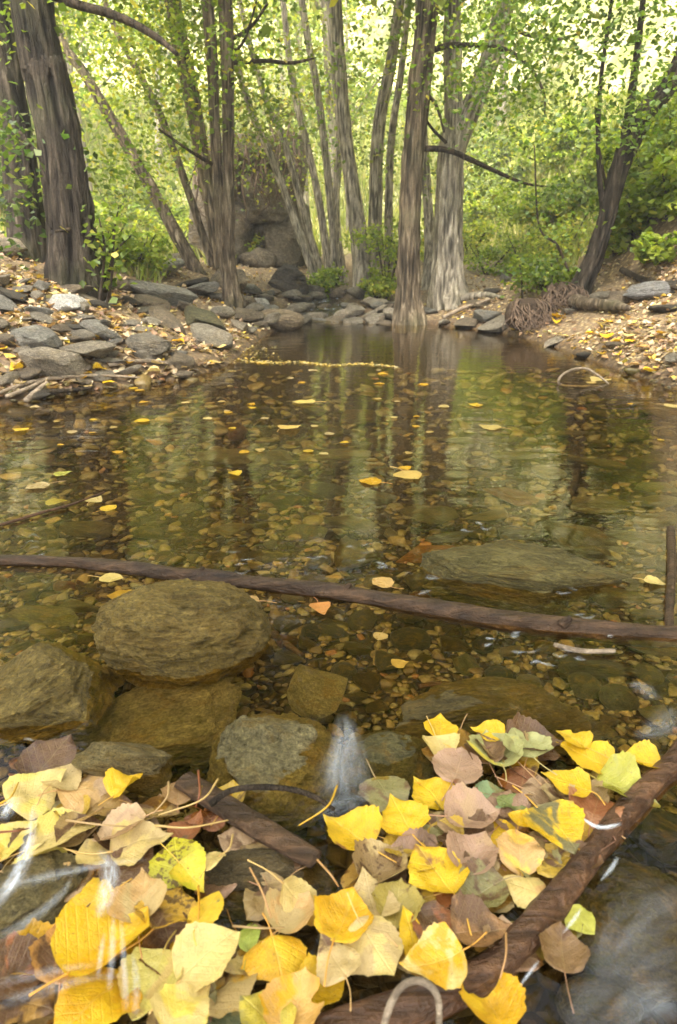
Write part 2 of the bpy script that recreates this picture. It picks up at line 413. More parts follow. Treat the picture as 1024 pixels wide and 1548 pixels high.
def mat_ground():
    t = NT('ground_earth'); geo = t.n('ShaderNodeNewGeometry'); P = geo.outputs['Position']
    a = lambda nm: t.n('ShaderNodeAttribute', attribute_name=nm).outputs['Fac']
    n1 = t.noise(P, 3, 5, .6); n2 = t.noise(P, 26, 5, .65); n3 = t.noise(P, 140, 4, .7); nb = t.noise(P, .6, 4, .6)
    vo = t.n('ShaderNodeTexVoronoi', i_Scale=44.0, i_Randomness=1.0); t.l(P, vo.inputs['Vector'])
    ve = t.n('ShaderNodeTexVoronoi', feature='DISTANCE_TO_EDGE', i_Scale=44.0); t.l(P, ve.inputs['Vector'])
    # streambed gravel
    cellr = t.n('ShaderNodeSeparateColor'); t.l(vo.outputs['Color'], cellr.inputs[0])
    bed = t.ramp(cellr.outputs[0], [(0.0, (.035, .022, .006)), (.35, (.08, .050, .014)), (.6, (.065, .05, .018)), (.8, (.125, .08, .02)), (1.0, (.13, .10, .045))])
    bed = t.mix(t.ramp(ve.outputs['Distance'], [(.0, 1.0), (.16, 0.0)]), bed, (.022, .014, .006))
    bed = t.mix(.9, bed, t.ramp(n1, [(.3, .5), (.7, 1.3)]), 'MULTIPLY')
    bed = t.mix(.8, bed, t.ramp(n2, [(.3, .6), (.7, 1.4)]), 'MULTIPLY')
    bed = t.mix(a('depth_dim'), bed, t.mix(1.0, bed, (.7, .62, .48), 'MULTIPLY'))  # bed painted darker farther out, for the light lost in deep water
    # banks: earth, dry leaf crumbs
    soil = t.ramp(n2, [(.3, (.055, .036, .020)), (.55, (.15, .105, .062)), (.75, (.30, .22, .13))])
    vl = t.n('ShaderNodeTexVoronoi', i_Scale=30.0); t.l(P, vl.inputs['Vector'])
    sc = t.n('ShaderNodeSeparateColor'); t.l(vl.outputs['Color'], sc.inputs[0])
    crumbs = t.ramp(sc.outputs[1], [(0.0, (.12, .07, .03)), (.4, (.26, .17, .08)), (.7, (.42, .29, .12)), (1.0, (.46, .38, .22))])
    soil = t.mix(t.math('MULTIPLY', t.ramp(vl.outputs['Distance'], [(.25, 1.0), (.5, 0.0)]), .75), soil, crumbs)
    soil = t.mix(.7, soil, t.ramp(n3, [(.3, .6), (.7, 1.4)]), 'MULTIPLY')
    # hillside grass
    gr = t.ramp(n2, [(.3, (.10, .12, .03)), (.5, (.22, .24, .06)), (.7, (.36, .34, .12))])
    gr = t.mix(t.ramp(nb, [(.4, 0.0), (.6, 1.0)]), gr, t.ramp(n1, [(.35, (.30, .26, .13)), (.65, (.48, .43, .27))]))
    c = t.mix(a('grass'), soil, gr)
    c = t.mix(a('bed'), c, bed)
    c = t.mix(t.math('MULTIPLY', a('wet'), .72), c, t.mix(1.0, c, (.34, .28, .22), 'MULTIPLY'))
    peb = t.ramp(ve.outputs['Distance'], [(0.0, 0.0), (.3, 1.0)])
    h = t.math('ADD', t.math('MULTIPLY', n2, .7), t.math('MULTIPLY', n3, .3))
    h = t.math('ADD', h, t.math('MULTIPLY', t.math('MULTIPLY', peb, .6), a('bed')))
    return t.out(t.principled(c, .75, t.bump(h, .9, .02), .25))
M['ground'] = mat_ground()

def fresnel(t, normal):
    g = t.n('ShaderNodeNewGeometry'); d = t.n('ShaderNodeVectorMath', operation='DOT_PRODUCT')
    t.l(g.outputs['Incoming'], d.inputs[0]); t.l(normal, d.inputs[1])
    c = t.math('SUBTRACT', 1.0, t.math('ABSOLUTE', d.outputs['Value']), clamp=True)
    return t.math('ADD', .02, t.math('MULTIPLY', t.math('POWER', c, 5.0), .98))

def mat_water(name, rough=.035, bump=.07, foam=0.0, tint=(.95, .83, .54)):
    t = NT(name); P = t.n('ShaderNodeNewGeometry').outputs['Position']
    w1 = t.noise(t.mapping(P, (1.0, 2.4, 1)), 3.0, 3, .5, .4); w2 = t.noise(t.mapping(P, (1, 2.0, 1)), 11, 3, .5, .5)
    h = t.math('ADD', w1, t.math('MULTIPLY', w2, .30))
    nrm = t.bump(h, bump, .05)
    f = fresnel(t, nrm)
    tr = t.n('ShaderNodeBsdfTransparent'); tr.inputs['Color'].default_value = (*tint, 1)
    gl = t.n('ShaderNodeBsdfGlossy'); gl.inputs['Roughness'].default_value = rough; t.l(nrm, gl.inputs['Normal'])
    mx = t.n('ShaderNodeMixShader'); t.l(f, mx.inputs[0]); t.l(tr.outputs[0], mx.inputs[1]); t.l(gl.outputs[0], mx.inputs[2])
    sh = mx.outputs[0]
    if foam:
        fm = t.ramp(t.noise(t.mapping(P, (9, 4, 6)), 2.2, 5, .6, .6), [(.58, 0.0), (.70, 1.0)])
        df = t.n('ShaderNodeBsdfDiffuse'); df.inputs['Color'].default_value = (.75, .8, .85, 1)
        m2 = t.n('ShaderNodeMixShader'); t.l(t.math('MULTIPLY', fm, foam), m2.inputs[0]); t.l(sh, m2.inputs[1]); t.l(df.outputs[0], m2.inputs[2]); sh = m2.outputs[0]
    return t.out(sh)
M['water'] = mat_water('pool_water')
M['creek'] = mat_water('creek_water', .12, .6, .75)

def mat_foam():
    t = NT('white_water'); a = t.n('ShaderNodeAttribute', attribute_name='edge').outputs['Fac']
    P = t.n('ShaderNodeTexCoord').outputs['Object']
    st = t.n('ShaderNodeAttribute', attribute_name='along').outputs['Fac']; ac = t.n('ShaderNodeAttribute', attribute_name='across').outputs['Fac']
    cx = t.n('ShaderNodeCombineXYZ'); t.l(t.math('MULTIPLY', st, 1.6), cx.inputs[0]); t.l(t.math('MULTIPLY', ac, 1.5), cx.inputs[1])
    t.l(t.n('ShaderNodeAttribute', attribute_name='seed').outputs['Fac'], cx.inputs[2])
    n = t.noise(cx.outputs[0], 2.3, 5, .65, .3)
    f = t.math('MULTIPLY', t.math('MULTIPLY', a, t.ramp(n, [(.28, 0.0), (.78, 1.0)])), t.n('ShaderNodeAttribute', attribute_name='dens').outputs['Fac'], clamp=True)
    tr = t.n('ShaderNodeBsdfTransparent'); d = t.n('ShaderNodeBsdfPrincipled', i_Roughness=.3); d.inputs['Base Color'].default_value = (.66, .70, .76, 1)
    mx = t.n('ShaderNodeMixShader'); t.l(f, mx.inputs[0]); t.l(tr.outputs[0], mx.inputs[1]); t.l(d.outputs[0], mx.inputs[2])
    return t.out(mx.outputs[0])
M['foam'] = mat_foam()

# ------------------------------------------------------------------ setting: ground, water
X, Y, Z = GX, GY, GZ
Vt = np.stack([X, Y, Z], -1).reshape(-1, 3)
i, j = np.meshgrid(np.arange(NY - 1), np.arange(NX - 1), indexing='ij'); b0 = i * NX + j
Ft = np.stack([b0, b0 + 1, b0 + NX + 1, b0 + NX], -1).reshape(-1, 4)
dW = water_dist(X, Y)
nn = fbm(Vt * np.array([.8, .8, 0]), 31, 3)
relz = Vt[:, 2] - np.where(Vt[:, 1] > 7.2, creek_z(Vt[:, 1]), 0)
grass = np.clip(sstep(0.9, 1.6, Vt[:, 2] + nn * .7 - .02 * Vt[:, 1]) + sstep(13, 17, Vt[:, 1]) + sstep(-3.3, -4.2, Vt[:, 0]), 0, 1)
ground = link('ground', mesh_np('ground', Vt, Ft, True, None, {'bed': sstep(.02, -.03, dW), 'wet': sstep(.10, .01, relz + nn * .02), 'grass': grass, 'depth_dim': sstep(1.2, 2.4, Vt[:, 1]) * (Vt[:, 1] < 7.2)}), M['ground'], kind='structure')  # last mask: where the deep water's dimming is painted into the bed

nx, ny = 160, 200
wx = np.linspace(-3.2, 3.2, nx); wy = np.linspace(-4.5, 7.5, ny)
X, Y = np.meshgrid(wx, wy)
i, j = np.meshgrid(np.arange(ny - 1), np.arange(nx - 1), indexing='ij'); b0 = i * nx + j
Fw = np.stack([b0, b0 + 1, b0 + nx + 1, b0 + nx], -1).reshape(-1, 4)
link('water', mesh_np('water', np.stack([X, Y, 0 * X], -1).reshape(-1, 3), Fw), M['water'], kind='structure')
cy = np.linspace(7.2, 12.6, 90); cxs = np.linspace(-.75, .45, 30)
X, Y = np.meshgrid(cxs, cy); Zc = creek_z(Y) + .004 + .02 * fbm(np.stack([X * 4, Y * 5, 0 * X], -1).reshape(-1, 3), 8, 3).reshape(X.shape)
i, j = np.meshgrid(np.arange(89), np.arange(29), indexing='ij'); b0 = i * 30 + j
link('creek', mesh_np('creek', np.stack([X, Y, Zc], -1).reshape(-1, 3), np.stack([b0, b0 + 1, b0 + 31, b0 + 30], -1).reshape(-1, 4)), M['creek'], kind='structure')

# ------------------------------------------------------------------ telling look-alikes apart by their neighbours
LANDMARK = []
_PREP = {'at', 'in', 'on', 'under', 'below', 'beside', 'behind', 'between', 'before', 'lying', 'resting', 'left', 'right', 'above', 'wedged', 'leaning', 'of', 'half', 'uphill', 'with', 'among', 'beneath', 'propped',
         'tucked', 'tilting', 'sloping', 'touching', 'standing', 'rising', 'just', 'farther', 'out', 'over', 'by', 'washed', 'tilted', 'from', 'caught', 'floating', 'sunk', 'near', 'through', 'slanting', 'tipped', 'partly', 'far', 'nearest', 'into', 'like'}
def landmark(px, py, label):
    w = label.replace(',', '').split(); k = next((i for i, x in enumerate(w) if x in _PREP and i >= 2), len(w))
    LANDMARK.append((px, py, ' '.join(w[:min(k, 5)])))
def near(px, py):
    x, y, nm = min(LANDMARK, key=lambda q: (q[0] - px) ** 2 + 2.2 * (q[1] - py) ** 2)
    dx, dy = px - x, (py - y) * 1.5; far = 'well ' if dx * dx + dy * dy > 95 ** 2 else 'just ' if dx * dx + dy * dy < 42 ** 2 else ''
    wd = ('left of' if dx < 0 else 'right of') if abs(dx) > abs(dy) else ('beyond' if dy < 0 else 'in front of')
    return f'{far}{wd} the {nm}'

# ------------------------------------------------------------------ stones
_ico = {}
def ico(s):
    if s not in _ico:
        bm = bmesh.new(); bmesh.ops.create_icosphere(bm, subdivisions=s, radius=1)
        V = np.array([x.co[:] for x in bm.verts]); Fc = np.array([[x.index for x in f.verts] for f in bm.faces]); bm.free()
        _ico[s] = (V, Fc)
    return _ico[s]

def stone_np(kind, seed, sub=4):
    V, Fc = ico(sub); rs = np.random.default_rng(seed)
    p = V.copy(); e = {'round': .9, 'slab': .62, 'block': .55, 'pebble': .85}[kind]
    p = np.sign(p) * np.abs(p) ** e
    if kind != 'round': p = p / np.maximum(1, np.abs(p).max())
    p = p * (1 + {'round': .13, 'slab': .16, 'block': .13, 'pebble': .16}[kind] * fbm(V * 1.3 + seed, seed, 3))[:, None]
    ncut = {'round': 3, 'slab': 16, 'block': 16, 'pebble': 4}[kind]
    for _ in range(ncut):
        m = rs.normal(size=3); m /= np.linalg.norm(m)
        if kind == 'slab': m[2] *= .35; m /= np.linalg.norm(m)
        c = rs.uniform(.48, .84) if kind != 'round' else rs.uniform(.78, .98)
        dd = p @ m - c; p = p - np.maximum(0, dd)[:, None] * m * (.99 if kind in ('slab', 'block') else .92)
    if kind in ('slab', 'block'):
        lay = p[:, 2] * (5 if kind == 'slab' else 4) + .8 * fbm(p * 1.4 + 3 * seed, seed + 5, 2)
        step = np.abs((lay % 1) - .5) * 2
        k = 1 - .035 * sstep(.7, 1, step)
        p[:, 0] *= k; p[:, 1] *= k
    if sub >= 3:
        p = p * (1 + (.03 if kind != 'pebble' else .02) * fbm(p * 4.5 + seed, seed + 2, 3))[:, None]
    if sub >= 5:
        q = p * np.array([1, 1, 2.2])
        p = p * (1 + .15 * np.abs(fbm(q * 4.5 + seed, seed + 7, 6, .66)) - .09 * sstep(.10, .26, fbm(q * 2.4 + seed, seed + 9, 4)))[:, None]
    p -= (p.max(0) + p.min(0)) / 2
    p /= (p.max(0) - p.min(0)) / 2
    return p * .5, Fc

_sm = {}
def stone_mesh(kind, seed, sub, mat):
    k = (kind, seed, sub, mat)
    if k not in _sm:
        V, Fc = stone_np(kind, seed, sub); m = mesh_np('stone', V, Fc); m.materials.append(M[mat]); _sm[k] = m
    return _sm[k]

GREY, BLUE, BROWN, TAN, WHITE, DARK, OLIVE, OCHRE, ORANGE, MOSS = (
    (.33, .28, .205), (.285, .262, .215), (.26, .20, .13), (.40, .33, .235), (.66, .62, .55), (.10, .083, .06),
    (.12, .108, .05), (.22, .155, .055), (.28, .125, .03), (.085, .078, .028))

def stone(px, py, w, h, kind, colr, label, group, roll=0, yaw=None, flat=.4, mat='rock', sub=4, name='stone', seed=None, cat='stone', sink=.18, z=None):
    """a stone whose middle shows at photo pixel px,py, w x h photo pixels; flat = thickness/width"""
    seed = seed if seed is not None else int(px * 7 + py * 13) % 9973
    rs = random.Random(seed)
    P = hit1(px, py); dz = 0.1
    for _ in range(3):
        dep = float(depth(P)); wd = w * dep / F
        el = math.atan2(CAM[2] - P[2], P[1]); el = max(el, .04)
        hh = h * dep / F
        dz = min(flat * wd, hh / max(math.cos(el), .3) * .95)
        dy = (hh - dz * math.cos(el) * .55) / math.sin(el)
        dy = min(max(dy, wd * .45), wd * 1.25)
        if z is None: P = hit1(px, py, dz * (.5 - sink))
        else: P = on_z(px, py, z)
    o = link(name, stone_mesh(kind, seed, sub, mat), None, None, P, label, cat, group)
    o.scale = (wd, dy, dz)
    o.rotation_euler = (R(rs.uniform(-5, 5)), R(roll), R(yaw if yaw is not None else rs.uniform(-14, 14)))
    j = rs.uniform(.88, 1.12); o.color = (colr[0] * j, colr[1] * j, colr[2] * j, 1)
    return o

GB = 'stones on the left bank'
left_bank = [
 (18, 376, 56, 30, 'round', TAN, 0, .5, 'pale lichened boulder at the foot of the leftmost dark trunk'),
 (14, 446, 54, 18, 'slab', DARK, 18, .25, 'dark slanting slab at the edge of the bank below the pale boulder'),
 (6, 463, 46, 28, 'slab', BLUE, 25, .3, 'smooth grey slab tipped downhill at the outer edge of the left bank'),
 (30, 435, 38, 13, 'slab', GREY, 8, .25, 'small flat grey stone uphill of the two upright grey stones'),
 (60, 433, 24, 20, 'block', BLUE, -15, .7, 'upper of two upright grey stones before the big dark trunk'),
 (60, 449, 20, 21, 'block', GREY, 10, .9, 'lower of two upright grey stones before the big dark trunk'),
 (113, 438, 48, 18, 'slab', BROWN, 4, .3, 'brown grey slab lying behind the white quartz rock'),
 (104, 458, 42, 28, 'block', WHITE, 20, .6, 'white quartz rock on the bank under the big dark trunk'),
 (126, 464, 24, 24, 'block', GREY, 30, .6, 'grey stone leaning on the right side of the white quartz rock'),
 (57, 470, 46, 14, 'slab', BLUE, 8, .25, 'thin blue grey slab half under leaves left of the white quartz rock'),
 (125, 479, 34, 11, 'slab', GREY, 6, .25, 'thin pale grey slab just below the white quartz rock'),
 (58, 507, 70, 26, 'slab', BLUE, 0, .33, 'wide flat grey slab resting on leaf litter above the squared block'),
 (94, 497, 30, 18, 'block', BROWN, 12, .5, 'tan stone at the right end of the wide flat grey slab'),
 (118, 494, 42, 9, 'slab', DARK, 8, .2, 'thin dark slab propped across two smaller stones'),
 (126, 506, 38, 14, 'round', GREY, 4, .35, 'dark rounded stone tucked under a thin dark slab'),
 (112, 512, 22, 10, 'slab', BROWN, 0, .4, 'small brown stone beneath the dark rounded stone'),
 (162, 501, 56, 28, 'slab', BLUE, 27, .22, 'smooth blue grey slab tilting down to the right'),
 (133, 528, 76, 23, 'slab', TAN, 5, .28, 'pale tan slab lying flat between the squared block and tilted slab'),
 (84, 548, 74, 44, 'block', TAN, 4, .55, 'squared cut looking block with a pale end near the waterline'),
 (228, 520, 66, 30, 'slab', GREY, 9, .33, 'broad grey brown slab at the foot of the left bank rock pile'),
 (186, 432, 30, 24, 'round', BROWN, 0, .6, 'pale brown boulder beside the thin stems by the big trunk'),
 (244, 444, 96, 36, 'slab', BLUE, 20, .28, 'largest blue grey slab, smooth and tilted, on top of the rock pile'),
 (234, 461, 54, 26, 'slab', BROWN, 22, .35, 'dark brown slab wedged under the largest blue grey slab'),
 (248, 484, 54, 18, 'slab', BROWN, 38, .28, 'long narrow brown slab leaning steeply down the rock pile'),
 (229, 487, 26, 14, 'block', GREY, 15, .45, 'small grey stone left of the long narrow leaning slab'),
 (216, 470, 30, 14, 'slab', GREY, 10, .4, 'grey stone among leaves at the left end of the rock pile'),
 (307, 487, 70, 38, 'block', OLIVE, 25, .42, 'big dull olive slab sloping towards the pool'),
 (314, 510, 68, 26, 'slab', GREY, 12, .33, 'grey brown slab with rounded edge nearest the pool'),
 (337, 473, 36, 22, 'round', GREY, 4, .5, 'plump grey stone among leaves left of the pale tan boulder'),
 (304, 438, 54, 20, 'slab', BLUE, -8, .32, 'dark grey flat slab before the leaning slim trunk'),
 (288, 428, 48, 9, 'slab', DARK, -12, .2, 'thin dark slab at the top of the sandy mound'),
 (372, 457, 30, 22, 'round', BROWN, 8, .6, 'dark rounded stone touching the foot of the twin trunks'),
 (395, 458, 26, 18, 'block', WHITE, 10, .55, 'small bluish white rock behind the pale tan boulder'),
 (424, 484, 64, 30, 'round', (.42, .31, .19), 3, .48, 'large pale tan boulder at the head of the pool'),
 (376, 477, 42, 20, 'block', BROWN, 10, .45, 'brown stone between the twin trunks and the pale tan boulder'),
 (362, 493, 28, 20, 'block', TAN, 25, .5, 'pale wet stone at the waterline left of the tan boulder'),
 (379, 500, 22, 13, 'block', GREY, 0, .5, 'small grey stone standing in the water left of the tan boulder'),
 (392, 491, 22, 12, 'slab', BROWN, 0, .4, 'small brown stone touching the left side of the tan boulder'),
 (266, 392, 32, 16, 'round', TAN, 0, .5, 'pale boulder on top of the sandy mound'),
 (252, 408, 56, 11, 'slab', WHITE, -26, .2, 'whitish slab slanting up the left side of the sandy mound'),
 (288, 467, 38, 18, 'slab', BROWN, 10, .4, 'brown stone right of the largest blue grey slab'),
 (200, 458, 26, 16, 'block', DARK, 30, .5, 'dark stone at the left end of the largest blue grey slab'),
 (200, 489, 30, 9, 'slab', GREY, 0, .3, 'low grey stone in leaves right of the tilted blue grey slab'),
 (215, 499, 32, 10, 'slab', TAN, 6, .3, 'low tan stone above the broad grey brown slab'),
 (270, 497, 24, 16, 'block', BROWN, 30, .5, 'brown stone below the long narrow leaning slab'),
 (165, 545, 50, 6, 'slab', GREY, 0, .15, 'thin grey slab almost buried above the waterline'),
 (22, 500, 20, 14, 'block', DARK, 0, .5, 'small dark stone left of the wide flat grey slab'),
 (70, 528, 40, 10, 'slab', DARK, 5, .3, 'dark stone in shadow between the wide slab and squared block'),
 (330, 448, 30, 12, 'slab', GREY, 5, .35, 'flat grey stone at the foot of the twin trunks'),
 (150, 462, 24, 14, 'block', DARK, 20, .5, 'dark stone among thin stems under the big dark trunk'),
 (60, 595, 34, 16, 'block', DARK, 0, .4, 'dark wet stone under the driftwood sticks at the waterline'),
]
for (a, b, w, h, k, c, roll, fl, lab) in left_bank:
    landmark(a, b, lab)
    stone(a, b, w * 1.1, h * 1.15, k, c, lab, GB, roll, flat=fl, seed=None, sub=4)
rs = random.Random(61); got = [(a, b, w) for a, b, w, *_ in left_bank]; n = 0
for _ in range(900):
    b = rs.uniform(425, 575); a = rs.uniform(-5, np.interp(b, [425, 490, 575], [390, 385, 270])); w = rs.uniform(18, 44)
    if any(abs(a - x) < (w + ww) * .36 and abs(b - y) < 9 for x, y, ww in got): continue
    got.append((a, b, w)); n += 1
    if n > 30: break
    c, nm = rs.choice([(GREY, 'grey'), (BLUE, 'blue grey'), (TAN, 'pale tan'), (BROWN, 'brown')])
    stone(a, b, w, w * rs.uniform(.3, .55), rs.choice(['slab', 'block', 'slab']), c, f'small {nm} angular stone {near(a, b)}', 'small stones on the left bank', rs.uniform(-25, 30), flat=rs.uniform(.25, .5), sub=3, seed=700 + n % 12)
GR = 'stones on the far and right bank'
right_bank = [
 (649, 470, 26, 14, 'slab', BLUE, 4, .4, 'grey stone between the waterside trunk and the forked trunk'),
 (672, 487, 18, 10, 'block', GREY, 0, .5, 'small grey stone at the far waterline right of the waterside trunk'),
 (706, 487, 42, 14, 'slab', BROWN, -6, .3, 'brown flat stone at the far waterline below the forked trunk'),
 (738, 476, 46, 18, 'slab', BLUE, 0, .35, 'smooth grey stone left of the root mass on the far shore'),
 (749, 490, 56, 17, 'slab', GREY, -18, .28, 'pale slab tilted against the root mass at the waterline'),
 (722, 458, 34, 9, 'slab', BROWN, -10, .3, 'flat brown stone on the pale path behind the root mass'),
 (744, 440, 30, 9, 'slab', DARK, -4, .3, 'dark flat stone on the path right of the forked trunk'),
 (764, 422, 16, 17, 'block', BLUE, 15, .9, 'small bluish stone standing upright on the leafy slope'),
 (577, 467, 38, 14, 'slab', TAN, -22, .3, 'tan slab tilted left of the waterside trunk'),
 (559, 478, 30, 10, 'slab', GREY, -25, .3, 'grey slab tilted beside the creek mouth'),
 (576, 487, 42, 9, 'slab', BROWN, 0, .25, 'brown stone at the waterline left of the waterside trunk'),
 (836, 517, 36, 13, 'slab', TAN, -18, .28, 'pale flat stone poking from the water by the right bank'),
 (912, 447, 38, 14, 'round', GREY, -4, .4, 'rounded grey stone at the end of the fallen log'),
 (944, 450, 50, 18, 'slab', BROWN, 6, .4, 'brown stone between the rounded grey and the pale angular rock'),
 (978, 440, 72, 30, 'block', (.30, .285, .265), -6, .42, 'large pale angular rock on the right bank'),
 (1004, 466, 44, 12, 'slab', DARK, -5, .3, 'dark flat stone below the large pale angular rock'),
 (1018, 541, 30, 20, 'block', GREY, 0, .5, 'grey stone low on the right bank at the water'),
 (860, 470, 24, 7, 'slab', GREY, 0, .3, 'small low stone in leaf litter below the leaning tree'),
 (935, 520, 40, 8, 'slab', BROWN, 0, .25, 'low brown stone half buried in leaves above the right waterline'),
 (884, 536, 30, 9, 'slab', DARK, 0, .3, 'dark wet stone at the right waterline'),
 (695, 455, 22, 8, 'slab', GREY, 0, .35, 'small grey stone at the foot of the forked trunk'),
 (1008, 430, 46, 10, 'slab', DARK, -14, .3, 'dark slab above the large pale angular rock'),
]
for (a, b, w, h, k, c, roll, fl, lab) in right_bank:
    landmark(a, b, lab)
    stone(a, b, w, h, k, c, lab, GR, roll, flat=fl)
# stones of the little rapids
rs = random.Random(5)
for n in range(72):
    a = rs.uniform(385, 600); b = rs.uniform(438, 488)
    if a > 540 and b < 455: continue
    w = rs.uniform(12, 36); c = rs.choice([GREY, BLUE, GREY, DARK, BROWN, TAN])
    nm = {id(GREY): 'grey', id(BLUE): 'blue grey', id(DARK): 'dark wet', id(BROWN): 'brown', id(TAN): 'pale tan'}[id(c)]
    stone(a, b, w, w * rs.uniform(.35, .6), rs.choice(['slab', 'block', 'round']), c, f'{nm} stone of the rapids {near(a, b)}', 'stones in the rapids', rs.uniform(-12, 12), flat=.5, sub=3, seed=100 + n % 9, sink=-.15, mat='wet' if c in (DARK,) else 'rock')

